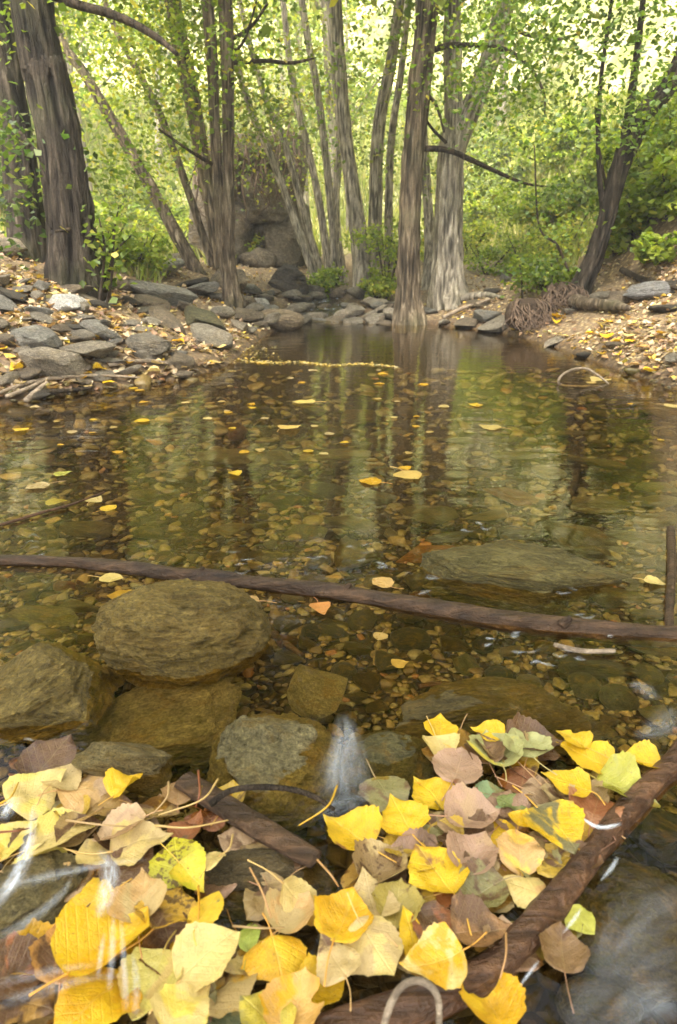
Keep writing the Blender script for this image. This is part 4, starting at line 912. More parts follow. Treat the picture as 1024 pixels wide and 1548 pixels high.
YEL, GOLD, CREAM, BEIGE, PINK, RUST, BRN, LIME, PGRN, OLV, PEACH, ACID = (
 (.62, .385, .012), (.60, .325, .010), (.58, .43, .15), (.46, .33, .14), (.36, .22, .14), (.24, .08, .026), (.11, .055, .025), (.38, .36, .05), (.34, .33, .13), (.21, .185, .07), (.53, .32, .12), (.48, .42, .018))
GRF, GLF = 'leaves of the right raft', 'leaves of the left pile'
TIN_B, TIN_O, TIN_T = (.20, .075, .03), (.17, .14, .06), (.40, .26, .14)
fg = [
 # the right raft, underneath first
 (725, 1350, 100, 200, OLV, 'grey brown sodden leaf under the spotted and dusty leaves', GRF, 'round', BRN, .5, .35),
 (650, 1352, 80, 250, RUST, 'russet leaf showing under the spotted yellow leaf', GRF, 'round', BRN, .4, .2),
 (745, 1202, 60, 20, (.22, .30, .14), 'dull bluish green leaf in the gap under the salmon leaf', GRF, 'round', OLV, .4, .2),
 (775, 1215, 50, 330, (.13, .16, .04), 'small dark green leaf scrap right of the bluish green leaf', GRF, 'narrow', OLV, .4, .2),
 (880, 1272, 70, 330, (.42, .24, .02), 'mustard leaf sunk beside the wet red log', GRF, 'round', BRN, .4, .3),
 (880, 1225, 70, 120, BRN, 'narrow dark brown leaf left of the russet leaf', GRF, 'narrow', OLV, .4, .2),
 (600, 1370, 80, 80, (.34, .26, .06), 'olive yellow leaf sunk below the mottled beige leaf', GRF, 'round', BRN, .4, .3),
 (660, 1402, 76, 310, BRN, 'shiny wet brown leaf left of the larger brown leaf', GRF, 'round', RUST, .5, .2),
 (728, 1408, 96, 10, (.26, .13, .05), 'large wet brown leaf lying against the red log', GRF, 'deltoid', BRN, .5, .3),
 (665, 1285, 60, 100, YEL, 'yellow leaf half hidden behind the spotted yellow leaf', GRF, 'round', None, 0, .1),
 (885, 1300, 50, 200, BRN, 'small brown leaf tight against the red log', GRF, 'round', RUST, .4, .2),
 (648, 1252, 54, 70, OLV, 'small olive grey leaf between two bright yellow leaves', GRF, 'round', BRN, .45, .3),
 (758, 1262, 70, 110, YEL, 'bright yellow leaf behind the peach leaf', GRF, 'round', None, 0, .15),
 (788, 1238, 40, 60, YEL, 'small yellow leaf wedged beside the olive centred leaf', GRF, 'deltoid', None, 0, .1),
 (748, 1140, 88, 95, PGRN, 'pale green leaf with a yellow tip at the upstream side of the raft', GRF, 'round', (.62, .50, .06), .45, .25),
 (738, 1106, 52, 150, YEL, 'yellow leaf scrap on top of the pale green leaf', GRF, 'deltoid', None, 0, .1),
 (790, 1124, 80, 100, PGRN, 'pale green leaf folded with its stalk pointing away', GRF, 'deltoid', OLV, .4, .2),
 (668, 1135, 60, 280, CREAM, 'cream yellow leaf under the upstream yellow leaf', GRF, 'deltoid', None, 0, .1),
 (666, 1100, 56, 80, YEL, 'bright yellow leaf at the upstream point of the raft', GRF, 'deltoid', None, 0, .1),
 (692, 1160, 84, 70, PINK, 'crumpled dusty pink leaf left of the pale green leaves', GRF, 'round', TIN_B, .42, .2),
 (884, 1142, 100, 140, YEL, 'large torn bright yellow leaf at the upstream right of the raft', GRF, 'deltoid', None, 0, .1),
 (866, 1116, 54, 130, YEL, 'yellow leaf tip curling over the large torn leaf', GRF, 'deltoid', None, 0, .05),
 (965, 1150, 66, 160, YEL, 'bright yellow leaf floating apart near the right log end', GRF, 'deltoid', None, 0, .1),
 (900, 1222, 84, 60, (.36, .16, .08), 'russet leaf with a pale edge beside the red log', GRF, 'round', RUST, .52, .2),
 (946, 1196, 92, 325, LIME, 'lime green leaf with its tip on the red log', GRF, 'deltoid', PGRN, .45, .1),
 (790, 1182, 72, 250, PEACH, 'salmon leaf with a brown lower half', GRF, 'round', TIN_B, .55, .2),
 (857, 1184, 72, 150, YEL, 'yellow leaf with its point towards the salmon leaf', GRF, 'deltoid', PEACH, .35, .1),
 (840, 1246, 112, 290, YEL, 'large yellow leaf with a dark olive centre', GRF, 'round', (.14, .12, .05), .50, .2),
 (712, 1236, 86, 10, PINK, 'dusty pink leaf in the middle of the raft', GRF, 'round', TIN_T, .4, .15),
 (650, 1198, 80, 120, YEL, 'clean yellow leaf right above the pointed yellow leaf', GRF, 'deltoid', None, 0, .1),
 (607, 1234, 80, 110, YEL, 'clean yellow leaf with its brown point upstream', GRF, 'deltoid', TIN_B, .25, .1),
 (714, 1294, 80, 60, PINK, 'dusty mauve leaf below the dusty pink leaf', GRF, 'round', TIN_T, .4, .2),
 (785, 1286, 76, 80, PEACH, 'smooth peach coloured round leaf', GRF, 'round', (.72, .46, .08), .4, .12),
 (792, 1340, 72, 150, CREAM, 'cream leaf at the edge of the red log', GRF, 'deltoid', PEACH, .4, .1),
 (578, 1312, 104, 50, BEIGE, 'mottled beige leaf with dark stains', GRF, 'round', (.24, .15, .06), .52, .38),
 (658, 1318, 96, 120, YEL, 'spotted yellow leaf with a brown spot in its middle', GRF, 'round', TIN_B, .36, .2),
 (528, 1257, 112, 135, YEL, 'large bright yellow leaf with brown corner, leftmost of the raft', GRF, 'deltoid', TIN_B, .38, .1),
 (560, 1356, 88, 100, BEIGE, 'beige leaf with two dark specks above the golden curled leaf', GRF, 'deltoid', CREAM, .5, .25),
 (520, 1392, 110, 70, GOLD, 'golden curled leaf between the beige leaves', GRF, 'round', YEL, .5, .15),
 (566, 1430, 112, 300, CREAM, 'large pale beige leaf in front of the golden curled leaf', GRF, 'round', BEIGE, .5, .2),
 (622, 1412, 74, 100, YEL, 'narrow folded yellow leaf standing on edge', GRF, 'narrow', None, 0, .05),
 (655, 1456, 98, 195, GOLD, 'golden leaf with a pale side lying on the log', GRF, 'deltoid', CREAM, .45, .2),
 (742, 1516, 120, 100, GOLD, 'blurred golden yellow leaf in front of the log', GRF, 'round', YEL, .45, .1),
 (878, 1391, 50, 300, LIME, 'small lime yellow leaf in the running water right of the log', GRF, 'round', None, 0, .15),
 (455, 1366, 92, 330, CREAM, 'cream leaf seen edge on, left of the golden curled leaf', GRF, 'narrow', PEACH, .4, .1),
 (440, 1384, 80, 60, PEACH, 'peach leaf under the edge on cream leaf', GRF, 'round', BEIGE, .5, .15),
 # the left pile
 (118, 1335, 84, 40, PEACH, 'peach brown leaf between the white trickle and the left rock', GLF, 'round', TIN_T, .5, .25),
 (178, 1372, 80, 130, BEIGE, 'beige leaf under the bright yellow trickle leaf', GLF, 'round', BRN, .45, .3),
 (62, 1452, 96, 20, GOLD, 'dull golden leaf at the left edge below the left rock', GLF, 'round', BRN, .45, .3),
 (40, 1518, 110, 340, (.36, .20, .05), 'brown golden leaf in the left front corner', GLF, 'round', BRN, .5, .3),
 (232, 1425, 84, 100, YEL, 'yellow leaf between the big golden and dark brown leaves', GLF, 'deltoid', GOLD, .4, .15),
 (368, 1452, 80, 210, CREAM, 'cream leaf left of the large torn golden leaf', GLF, 'deltoid', BEIGE, .45, .2),
 (486, 1494, 84, 30, YEL, 'yellow leaf right of the orange beige leaf', GRF, 'round', GOLD, .4, .2),
 (505, 1448, 76, 120, BEIGE, 'small beige leaf left of the large pale beige leaf', GRF, 'deltoid', BRN, .4, .3),
 (150, 1296, 70, 10, CREAM, 'small cream leaf above the white trickle', GLF, 'deltoid', BEIGE, .4, .2),
 (20, 1268, 80, 60, (.52, .42, .08), 'yellowish torn leaf at the left edge above the rock', GLF, 'round', CREAM, .4, .2),
 (30, 1470, 110, 30, BRN, 'dark brown leaf under the water streaks at the left', GLF, 'round', RUST, .4, .2),
 (195, 1312, 90, 60, BRN, 'dark brown leaf in the hollow of the left pile', GLF, 'round', RUST, .3, .2),
 (320, 1242, 76, 300, (.20, .075, .035), 'dark red brown leaf beside the bark strip', GLF, 'deltoid', BRN, .4, .2),
 (290, 1252, 60, 80, RUST, 'russet leaf behind the acid green leaf', GLF, 'deltoid', BRN, .4, .2),
 (150, 1225, 90, 20, (.30, .18, .06), 'brown yellow leaf at the back of the left pile', GLF, 'round', BRN, .5, .2),
 (235, 1228, 80, 340, (.34, .22, .07), 'tan leaf awash behind the two tone cream leaf', GLF, 'round', BRN, .5, .3),
 (270, 1196, 56, 100, (.30, .17, .07), 'folded brown leaf by the bark strip end', GLF, 'deltoid', BRN, .4, .2),
 (75, 1150, 110, 70, (.09, .045, .03), 'dark maroon leaf behind the left pile', GLF, 'round', BRN, .5, .2),
 (130, 1192, 84, 20, PEACH, 'orange tan leaf right of the pale yellow leaf', GLF, 'round', TIN_T, .45, .2),
 (100, 1172, 70, 70, BEIGE, 'beige leaf tip at the back of the left pile', GLF, 'deltoid', None, 0, .2),
 (193, 1186, 60, 60, YEL, 'yellow leaf half awash behind the left pile', GLF, 'deltoid', GOLD, .4, .15),
 (56, 1192, 104, 50, CREAM, 'pale yellow leaf at the upper left of the left pile', GLF, 'deltoid', (.62, .50, .12), .5, .1),
 (60, 1310, 110, 70, (.62, .50, .10), 'yellowish leaf under the white water at the left edge', GLF, 'round', CREAM, .5, .1),
 (92, 1258, 120, 30, CREAM, 'large pale yellow leaf with a fold under a thin twig', GLF, 'round', (.60, .46, .10), .5, .15),
 (185, 1258, 80, 200, (.50, .33, .18), 'dusky beige leaf under the two tone cream leaf', GLF, 'round', PINK, .4, .2),
 (212, 1272, 104, 20, CREAM, 'two tone cream leaf pointing right in the left pile', GLF, 'deltoid', BEIGE, .5, .1),
 (268, 1300, 86, 110, ACID, 'acid yellow green leaf with black specks', GLF, 'round', (.40, .36, .02), .5, .42),
 (290, 1325, 60, 320, (.62, .46, .03), 'small yellow leaf below the acid green leaf', GLF, 'deltoid', ACID, .5, .3),
 (322, 1300, 44, 70, CREAM, 'small square cream leaf with its own stalk', GLF, 'round', PGRN, .3, .1),
 (130, 1368, 90, 210, YEL, 'bright yellow leaf under the white trickle', GLF, 'deltoid', GOLD, .4, .1),
 (262, 1440, 90, 300, (.20, .095, .03), 'dark brown leaf right of the big golden leaf', GLF, 'round', BRN, .5, .2),
 (252, 1378, 96, 80, (.52, .30, .03), 'golden leaf mottled with dark brown blotches', GLF, 'round', BRN, .45, .42),
 (216, 1356, 90, 100, PEACH, 'tan peach leaf left of the mottled golden leaf', GLF, 'deltoid', BEIGE, .5, .15),
 (314, 1372, 80, 75, (.72, .46, .03), 'narrow golden leaf standing at the right of the left pile', GLF, 'narrow', OLV, .35, .1),
 (100, 1440, 110, 100, (.46, .23, .06), 'orange brown leaf left of the big golden leaf', GLF, 'round', BRN, .4, .2),
 (335, 1532, 100, 20, (.10, .12, .06), 'dark green leaf at the front between the piles', GLF, 'round', OLV, .4, .2),
 (345, 1490, 120, 40, GOLD, 'curled golden edged leaf in front of the pale cream leaf', GLF, 'round', BEIGE, .55, .1),
 (312, 1442, 116, 40, CREAM, 'large pale cream leaf in the left pile', GLF, 'round', (.58, .46, .16), .5, .15),
 (228, 1492, 120, 260, (.62, .54, .14), 'pale yellow green leaf beside the big golden leaf', GLF, 'round', CREAM, .5, .1),
 (282, 1520, 110, 60, (.66, .50, .08), 'yellow cream leaf at the front of the left pile', GLF, 'deltoid', CREAM, .5, .1),
 (145, 1512, 150, 240, GOLD, 'golden leaf at the very front of the left pile', GLF, 'round', YEL, .5, .1),
 (160, 1436, 160, 60, GOLD, 'big golden leaf with white water running over it', GLF, 'round', YEL, .55, .08),
 (378, 1412, 56, 90, (.34, .40, .06), 'small fresh green leaf under a stalk between the piles', GLF, 'narrow', LIME, .4, .1),
 (424, 1466, 126, 290, GOLD, 'large torn golden leaf between the piles at the front', GLF, 'deltoid', YEL, .5, .12),
 (448, 1522, 116, 80, (.58, .33, .09), 'orange beige leaf below the large torn golden leaf', GLF, 'round', GOLD, .45, .22),
 (400, 1540, 90, 150, (.48, .38, .05), 'olive yellow leaf in the front gap under the orange beige leaf', GLF, 'round', OLV, .5, .2),
]
SH = {}
LANDMARK_STONES = list(LANDMARK)
for n, (a, b, s, ang, c, lab, g, shp, ti, pa, sp) in enumerate(fg):
    landmark(a, b, lab)
    torn = 'torn' in lab
    tl = None
    if 'edge' in lab and 'seen edge' in lab or 'standing on edge' in lab: tl = (25, 30)
    if a < 430 and b > 1160: tl = tl or (random.uniform(-20, 12), random.uniform(-16, 16))
    leaf(a, b, s * (.97 if s < 100 else .84), ang, c, lab, g, shp, None, ti, pa + (.0 if pa == 0 else .02), sp + .06, tl, k=n % 14, torn=torn)
# sodden leaves below the rafts
rs = random.Random(3)
for n in range(110):
    a, b = (rs.uniform(540, 900), rs.uniform(1120, 1450)) if n < 54 else (rs.uniform(20, 420), rs.uniform(1200, 1545))
    c = rs.choice([BRN, (.18, .10, .04), (.24, .15, .05), (.30, .20, .08), OLV, (.26, .15, .09), (.38, .28, .13), (.34, .22, .12), (.42, .27, .03)])
    leaf(a, b, rs.uniform(52, 84), rs.uniform(0, 360), c, f'{"dark" if sum(c) < .3 else "tan" if c[0] < .4 else "dull yellow"} sodden leaf {near(a, b)}', 'sodden leaves under the piles', 'round', z=rs.uniform(-.006, .005), tint=BRN, patch=.5, spot=.3)
# loose stalks among the leaves
stalks = [((330, 1178), (300, 1205), (240, 1232), CREAM), ((255, 1182), (248, 1200), (232, 1230), BEIGE), ((0, 1215), (12, 1200), (28, 1183), YEL), ((235, 1248), (280, 1247), (345, 1240), CREAM),
          ((510, 1188), (490, 1215), (452, 1248), YEL), ((378, 1312), (392, 1345), (410, 1388), PEACH), ((352, 1400), (390, 1399), (430, 1402), BEIGE), ((300, 1340), (296, 1375), (294, 1425), GOLD),
          ((352, 1262), (342, 1278), (330, 1295), CREAM), ((300, 1165), (297, 1195), (296, 1220), RUST), ((480, 1300), (495, 1318), (512, 1340), PEACH), ((765, 1410), (760, 1440), (756, 1480), PEACH),
          ((100, 1240), (150, 1243), (205, 1250), BEIGE), ((0, 1258), (20, 1252), (45, 1252), RUST)]
M['stem_pink'] = M['stalk']
for n, (p, q, r, c) in enumerate(stalks):
    cn = {id(CREAM): 'cream', id(BEIGE): 'beige', id(YEL): 'yellow', id(PEACH): 'peach', id(GOLD): 'golden', id(RUST): 'rusty red'}[id(c)]
    w = ('lying on the left leaf pile' if p[0] < 360 else 'on the wet rock between the leaf piles' if p[0] < 470 else 'beside the right leaf raft')
    o = stick('leaf_stalk_piece', [(*p, .030), (q[0] + 5, q[1] + 4, .038), (*r, .026)], [3.6, 2.8, 2.2], 'stalk', f'{cn} loose leaf stalk {w}', 'stalk', n=16, segs=8, wob=.05, group='loose leaf stalks')
    o.color = (c[0] * .7, c[1] * .62, c[2] * .6, 1)
# floating leaves
LANDMARK[:] = LANDMARK_STONES
flo = [
 (165, 768, 26, YEL, 'yellow leaf with a long stalk floating at the left of the pool'), (57, 735, 34, BEIGE, 'pale beige leaf floating near the left edge'), (356, 716, 22, YEL, 'small yellow leaf floating left of the pool middle'),
 (620, 719, 46, (.60, .40, .10), 'large tan leaf floating in the middle of the pool'), (370, 909, 44, PEACH, 'peach leaf caught at the branch on the rounded boulder'), (485, 920, 34, (.50, .20, .04), 'orange brown leaf just below the branch'),
 (578, 880, 34, (.55, .33, .10), 'tan leaf above the branch left of the mossy block'), (605, 1003, 26, CREAM, 'pale cream leaf on the bed below the branch'), (990, 880, 30, (.62, .46, .14), 'cream leaf floating near the upright stick'),
 (560, 727, 34, GOLD, 'yellow leaf with a curved stalk left of the tan floating leaf'), (905, 574, 34, CREAM, 'pale leaf caught beside the arched twig'), (1018, 613, 26, CREAM, 'pale leaf floating at the right edge'),
 (575, 962, 24, (.40, .25, .06), 'brownish leaf on the gravel below the branch'), (85, 757, 30, (.38, .36, .10), 'dull green leaf sunk near the left edge'), (440, 647, 36, (.62, .40, .10), 'orange tan leaf floating far out'),
 (460, 608, 34, (.66, .48, .12), 'pale yellow leaf floating far out towards the creek mouth'), (740, 645, 34, (.50, .36, .10), 'long tan leaf lying just under the surface at the right'), (300, 560, 20, YEL, 'yellow leaf lying at the left waterline'),
 (30, 650, 24, YEL, 'bright yellow leaf floating by the left shore'), (95, 715, 26, LIME, 'greenish leaf floating left'), (145, 755, 28, CREAM, 'cream leaf floating right of the reed stem'),
 (855, 880, 30, (.40, .26, .06), 'brown leaf lying on the mossy block end'), (215, 636, 22, YEL, 'yellow leaf floating below the left waterline'), (720, 612, 22, YEL, 'yellow leaf floating right of the pool middle'),
 (785, 880, 24, (.55, .45, .12), 'small yellowish leaf on the long mossy block'), (612, 708, 20, GOLD, 'small golden leaf behind the tan floating leaf'),
 (182, 900, 36, (.60, .42, .08), 'yellow leaf sunk left of the rounded boulder'), (168, 874, 34, (.60, .44, .12), 'cream yellow leaf caught under the branch at the left')]
rs = random.Random(21)
GF = 'leaves floating on the pool'
for (a, b, s, c, lab) in flo:
    if b < 760: landmark(a, b, lab)
    leaf(a, b, s * 1.02, rs.uniform(0, 360), tuple(x * .8 for x in c), lab, GF, rs.choice(['deltoid', 'round']), z=.004 if 'bed' not in lab and 'sunk' not in lab else None, ground_off=.03 if ('bed' in lab or 'sunk' in lab) else None, spot=.2, flat=True)
for n in range(48):
    b = rs.uniform(545, 690); lim = np.interp(b, [545, 575, 612, 690], [360, 290, 0, 0])
    a = rs.uniform(lim, 700) if rs.random() < .7 else rs.uniform(lim, 1010)
    c, nm = rs.choice([(YEL, 'yellow'), (GOLD, 'golden'), (BEIGE, 'beige'), ((.45, .30, .08), 'brownish'), (CREAM, 'cream')])
    leaf(a, b, rs.uniform(9, 17), rs.uniform(0, 360), tuple(x * .75 for x in c), f'small {nm} leaf drifting {near(a, b)}', GF, 'round', z=.003, flat=True, stalk=False)

# ------------------------------------------------------------------ loose leaf quads (litter, crowns)
def leaf_quads(C, size, colr, up=.6, rng=RNG, droop=0.):
    n = len(C)
    nrm = rng.normal(size=(n, 3)); nrm[:, 2] = np.abs(nrm[:, 2]) + up * 2; nrm /= np.linalg.norm(nrm, axis=1)[:, None]
    a = rng.normal(size=(n, 3)); a[:, 2] -= droop; a -= nrm * (a * nrm).sum(1)[:, None]; a /= np.linalg.norm(a, axis=1)[:, None]
    b = np.cross(nrm, a); s = np.asarray(size)[:, None] if np.ndim(size) else size
    f = rng.uniform(-.15, .25, (n, 1))
    V = np.stack([C - a * s * .5, C + b * s * .42 - a * s * .08 + nrm * s * f, C + a * s * .6, C - b * s * .42 - a * s * .08 + nrm * s * f], 1).reshape(-1, 3)
    Fc = np.arange(n * 4).reshape(-1, 4)
    return V, Fc, np.repeat(colr, 4, 0)
def pick(cols, n, p=None, jit=.2, rng=RNG):
    c = np.array(cols)[rng.choice(len(cols), n, p=p)]
    return c * (1 + rng.uniform(-jit, jit, (n, 1))) * (1 + rng.uniform(-.07, .07, (n, 3)))

# litter on both banks
def litter(name, px0, px1, py0, py1, n, szr, label, dmin=.02):
    a = RNG.uniform(px0, px1, n); b = RNG.uniform(py0, py1, n)
    G = hit(a, b, .006); d = water_dist(G[:, 0], G[:, 1]); ok = (d > dmin) & (d < 4.5) & (G[:, 1] < 13)
    clump = fbm(G * np.array([3.2, 3.2, 0]), 55, 3); ok &= RNG.random(n) < np.clip(.55 + clump * 1.3, .1, 1)
    G = G[ok]; m = len(G); G[:, 2] += RNG.uniform(0, .018, m)
    c = pick([(.56, .38, .06), (.40, .24, .08), (.34, .23, .13), (.46, .36, .22), (.24, .14, .07), (.56, .46, .28), (.15, .09, .05)], m, [.08, .10, .24, .20, .18, .08, .12])
    V, Fc, cc = leaf_quads(G, RNG.uniform(*szr, m), c, .7)
    link(name, mesh_np(name, V, Fc, False, cc), M['litter'], kind='stuff', label=label, cat='leaf litter')
litter('leaf_litter', -250, 470, 372, 600, 10500, (.030, .058), 'dry yellow and brown leaf litter covering the left bank')
litter('leaf_litter', 600, 1320, 395, 600, 9500, (.026, .048), 'dry pale yellow leaf litter covering the right bank')
rs = random.Random(8)
nb = 0
while nb < 90:
    L = nb < 60
    a, b = (rs.uniform(0, 350), rs.uniform(430, 592)) if L else (rs.uniform(760, 1020), rs.uniform(470, 570))
    G = hit1(a, b)
    if water_dist(G[0], G[1])[0] < .03: continue
    c, nm = rs.choice([(YEL, 'bright yellow'), (GOLD, 'golden'), (BEIGE, 'beige'), ((.42, .24, .08), 'brown'), (CREAM, 'cream')])
    leaf(a, b, rs.uniform(14, 24), rs.uniform(0, 360), c, f'{nm} fallen leaf {near(a, b)}', 'fallen leaves on the banks', 'deltoid', ground_off=.022, spot=.2, stalk=False)
    nb += 1
# yellow scum line of tiny leaf bits across the pool
m = 480; tt = RNG.random(m)
la = np.interp(tt, [0, .25, 1], [362, 430, 602]); lb = np.interp(tt, [0, .25, 1], [544, 548, 553]) + RNG.normal(0, .9, m) + 1.5 * np.sin(tt * 14)
G = on_z(la, lb, .004); G2 = on_z(RNG.uniform(350, 425, 130), RNG.uniform(522, 550, 130), .004); G = np.vstack([G, G2])
V, Fc, cc = leaf_quads(G, RNG.uniform(.008, .022, len(G)), pick([(.46, .33, .08), (.40, .26, .04), (.42, .34, .17)], len(G)), 3)
link('floating_leaf_scum', mesh_np('floating_leaf_scum', V, Fc, False, cc), M['litter'], kind='stuff', label='thin line of yellow leaf bits drifting across the far pool', cat='leaf scum')

# ------------------------------------------------------------------ white water
def foam_ribbon(pts, wpx, dens, z, seed):
    P = np.array([on_z(p[0], p[1], p[2] if len(p) > 2 else z) for p in pts]); w = np.interp(np.linspace(0, 1, 40), np.linspace(0, 1, len(wpx)), wpx)
    C = catmull(P, 40); T = np.gradient(C, axis=0); T /= np.linalg.norm(T, axis=1)[:, None] + 1e-9
    Sd = np.cross(T, [0, 0, 1.0]); Sd /= np.linalg.norm(Sd, axis=1)[:, None] + 1e-9
    w = w * depth(C) / F / 2
    us = np.linspace(-1, 1, 13); V = C[:, None] + Sd[:, None] * (us[None, :, None] * w[:, None, None])
    V[..., 2] += (1 - us[None] ** 2) * np.minimum(w[:, None] * .12, .004) + .001 * fbm(V.reshape(-1, 3) * 60, seed, 2).reshape(40, 13)
    s = np.linspace(0, 1, 40)
    e = (1 - us[None] ** 2) ** 2.2 * (np.sin(s * math.pi)[:, None] ** .7)
    i, j = np.meshgrid(np.arange(39), np.arange(12), indexing='ij'); b = i * 13 + j
    L = float(np.linalg.norm(np.diff(C, axis=0), axis=1).sum()); ar = max(1, L / max(w.mean() * 2, 1e-4)) * .35
    return V.reshape(-1, 3), np.stack([b, b + 1, b + 14, b + 13], -1).reshape(-1, 4), e.ravel(), np.repeat(s * ar, 13), np.tile(us, 40), np.full(520, seed * 3.7), np.full(520, dens)
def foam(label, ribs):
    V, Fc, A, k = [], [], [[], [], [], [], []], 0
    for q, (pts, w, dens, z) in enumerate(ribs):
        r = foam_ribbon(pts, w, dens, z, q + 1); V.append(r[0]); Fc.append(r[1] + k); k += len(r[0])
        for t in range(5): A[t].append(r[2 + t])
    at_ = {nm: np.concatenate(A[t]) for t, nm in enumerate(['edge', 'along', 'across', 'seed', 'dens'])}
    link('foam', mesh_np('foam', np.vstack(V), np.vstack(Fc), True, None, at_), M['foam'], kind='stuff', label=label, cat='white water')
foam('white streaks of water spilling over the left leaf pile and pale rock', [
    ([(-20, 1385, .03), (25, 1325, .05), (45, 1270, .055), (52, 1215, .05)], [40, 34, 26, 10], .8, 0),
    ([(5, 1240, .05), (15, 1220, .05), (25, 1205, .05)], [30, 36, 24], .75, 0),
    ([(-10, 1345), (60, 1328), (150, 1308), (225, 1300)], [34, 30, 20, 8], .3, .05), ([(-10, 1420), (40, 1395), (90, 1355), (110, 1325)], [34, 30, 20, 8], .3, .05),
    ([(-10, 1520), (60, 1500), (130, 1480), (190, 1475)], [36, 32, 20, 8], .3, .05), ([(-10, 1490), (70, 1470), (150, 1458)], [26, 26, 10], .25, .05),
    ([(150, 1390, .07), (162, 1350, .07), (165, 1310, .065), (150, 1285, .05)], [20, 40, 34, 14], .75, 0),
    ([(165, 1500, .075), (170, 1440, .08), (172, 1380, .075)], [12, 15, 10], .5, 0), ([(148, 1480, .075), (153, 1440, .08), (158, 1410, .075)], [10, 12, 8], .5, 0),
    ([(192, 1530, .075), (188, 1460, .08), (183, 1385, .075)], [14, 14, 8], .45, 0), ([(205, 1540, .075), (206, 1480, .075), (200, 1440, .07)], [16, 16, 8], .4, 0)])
foam('soft bluish white painted sky reflection on the water beside the speckled boulder', [  # reflection of the sky in rippled water, painted as a pale sheet
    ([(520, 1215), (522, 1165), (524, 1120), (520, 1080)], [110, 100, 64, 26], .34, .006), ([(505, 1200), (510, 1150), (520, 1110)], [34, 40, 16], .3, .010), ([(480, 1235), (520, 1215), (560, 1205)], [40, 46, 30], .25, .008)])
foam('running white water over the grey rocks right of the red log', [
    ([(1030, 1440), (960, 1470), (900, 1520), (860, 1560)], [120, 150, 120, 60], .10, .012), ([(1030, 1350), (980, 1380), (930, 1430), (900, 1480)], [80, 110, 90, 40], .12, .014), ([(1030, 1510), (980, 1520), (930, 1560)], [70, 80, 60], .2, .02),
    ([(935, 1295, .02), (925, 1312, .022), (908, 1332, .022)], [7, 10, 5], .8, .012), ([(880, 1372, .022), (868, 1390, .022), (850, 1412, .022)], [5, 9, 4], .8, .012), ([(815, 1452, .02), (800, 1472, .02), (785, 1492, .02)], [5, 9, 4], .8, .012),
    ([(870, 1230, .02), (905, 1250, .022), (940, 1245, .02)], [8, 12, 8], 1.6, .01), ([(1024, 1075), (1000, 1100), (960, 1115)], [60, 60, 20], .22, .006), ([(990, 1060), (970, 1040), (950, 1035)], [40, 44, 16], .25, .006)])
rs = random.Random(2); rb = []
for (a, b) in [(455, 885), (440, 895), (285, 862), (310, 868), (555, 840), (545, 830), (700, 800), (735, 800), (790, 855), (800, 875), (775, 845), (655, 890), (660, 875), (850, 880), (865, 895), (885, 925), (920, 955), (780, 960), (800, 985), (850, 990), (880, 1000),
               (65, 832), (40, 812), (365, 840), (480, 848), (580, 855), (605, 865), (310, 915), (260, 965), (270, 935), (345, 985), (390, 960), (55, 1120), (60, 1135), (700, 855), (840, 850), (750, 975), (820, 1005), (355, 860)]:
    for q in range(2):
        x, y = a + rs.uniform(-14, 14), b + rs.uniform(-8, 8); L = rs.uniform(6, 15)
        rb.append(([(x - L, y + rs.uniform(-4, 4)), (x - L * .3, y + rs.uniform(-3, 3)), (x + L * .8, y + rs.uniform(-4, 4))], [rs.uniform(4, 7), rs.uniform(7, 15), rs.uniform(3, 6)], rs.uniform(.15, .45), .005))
foam('scattered small white flecks of splash and painted glint around the sunken branch', rb)  # flat pale strips: partly splashes, partly glints painted on the surface

# ------------------------------------------------------------------ trees
GREENS = [(.11, .155, .025), (.15, .20, .032), (.085, .12, .026), (.22, .25, .04), (.38, .33, .05)]
YGREEN = [(.22, .26, .04), (.30, .33, .05), (.15, .20, .035), (.42, .40, .07), (.50, .40, .06)]
DKGREEN = [(.045, .075, .018), (.065, .10, .024), (.085, .125, .03), (.13, .15, .03), (.035, .055, .02)]
GREYGREEN = [(.16, .20, .07), (.21, .25, .09), (.13, .16, .055), (.28, .30, .11), (.36, .33, .10)]

def clumps(centres, rad, n_each, flat=.6):
    out = []
    for c, r in zip(centres, rad):
        k = int(n_each * RNG.uniform(.6, 1.4)); p = RNG.normal(0, 1, (k, 3)) * np.array([1, 1, flat]) * r * .55
        out.append(np.asarray(c) + p)
    return np.vstack(out)

def crown_part(parent, P, size, palette, prob=(.3, .3, .2, .14, .06), name='crown', droop=.6, up=.35):
    P = P - np.array(parent.location)
    c = pick(palette, len(P), list(prob), .28)
    V, Fc, cc = leaf_quads(P, RNG.uniform(.7, 1.25, len(P)) * size, c, up, droop=droop)
    return link(name, mesh_np(name, V, Fc, False, cc), M['foliage'], parent)

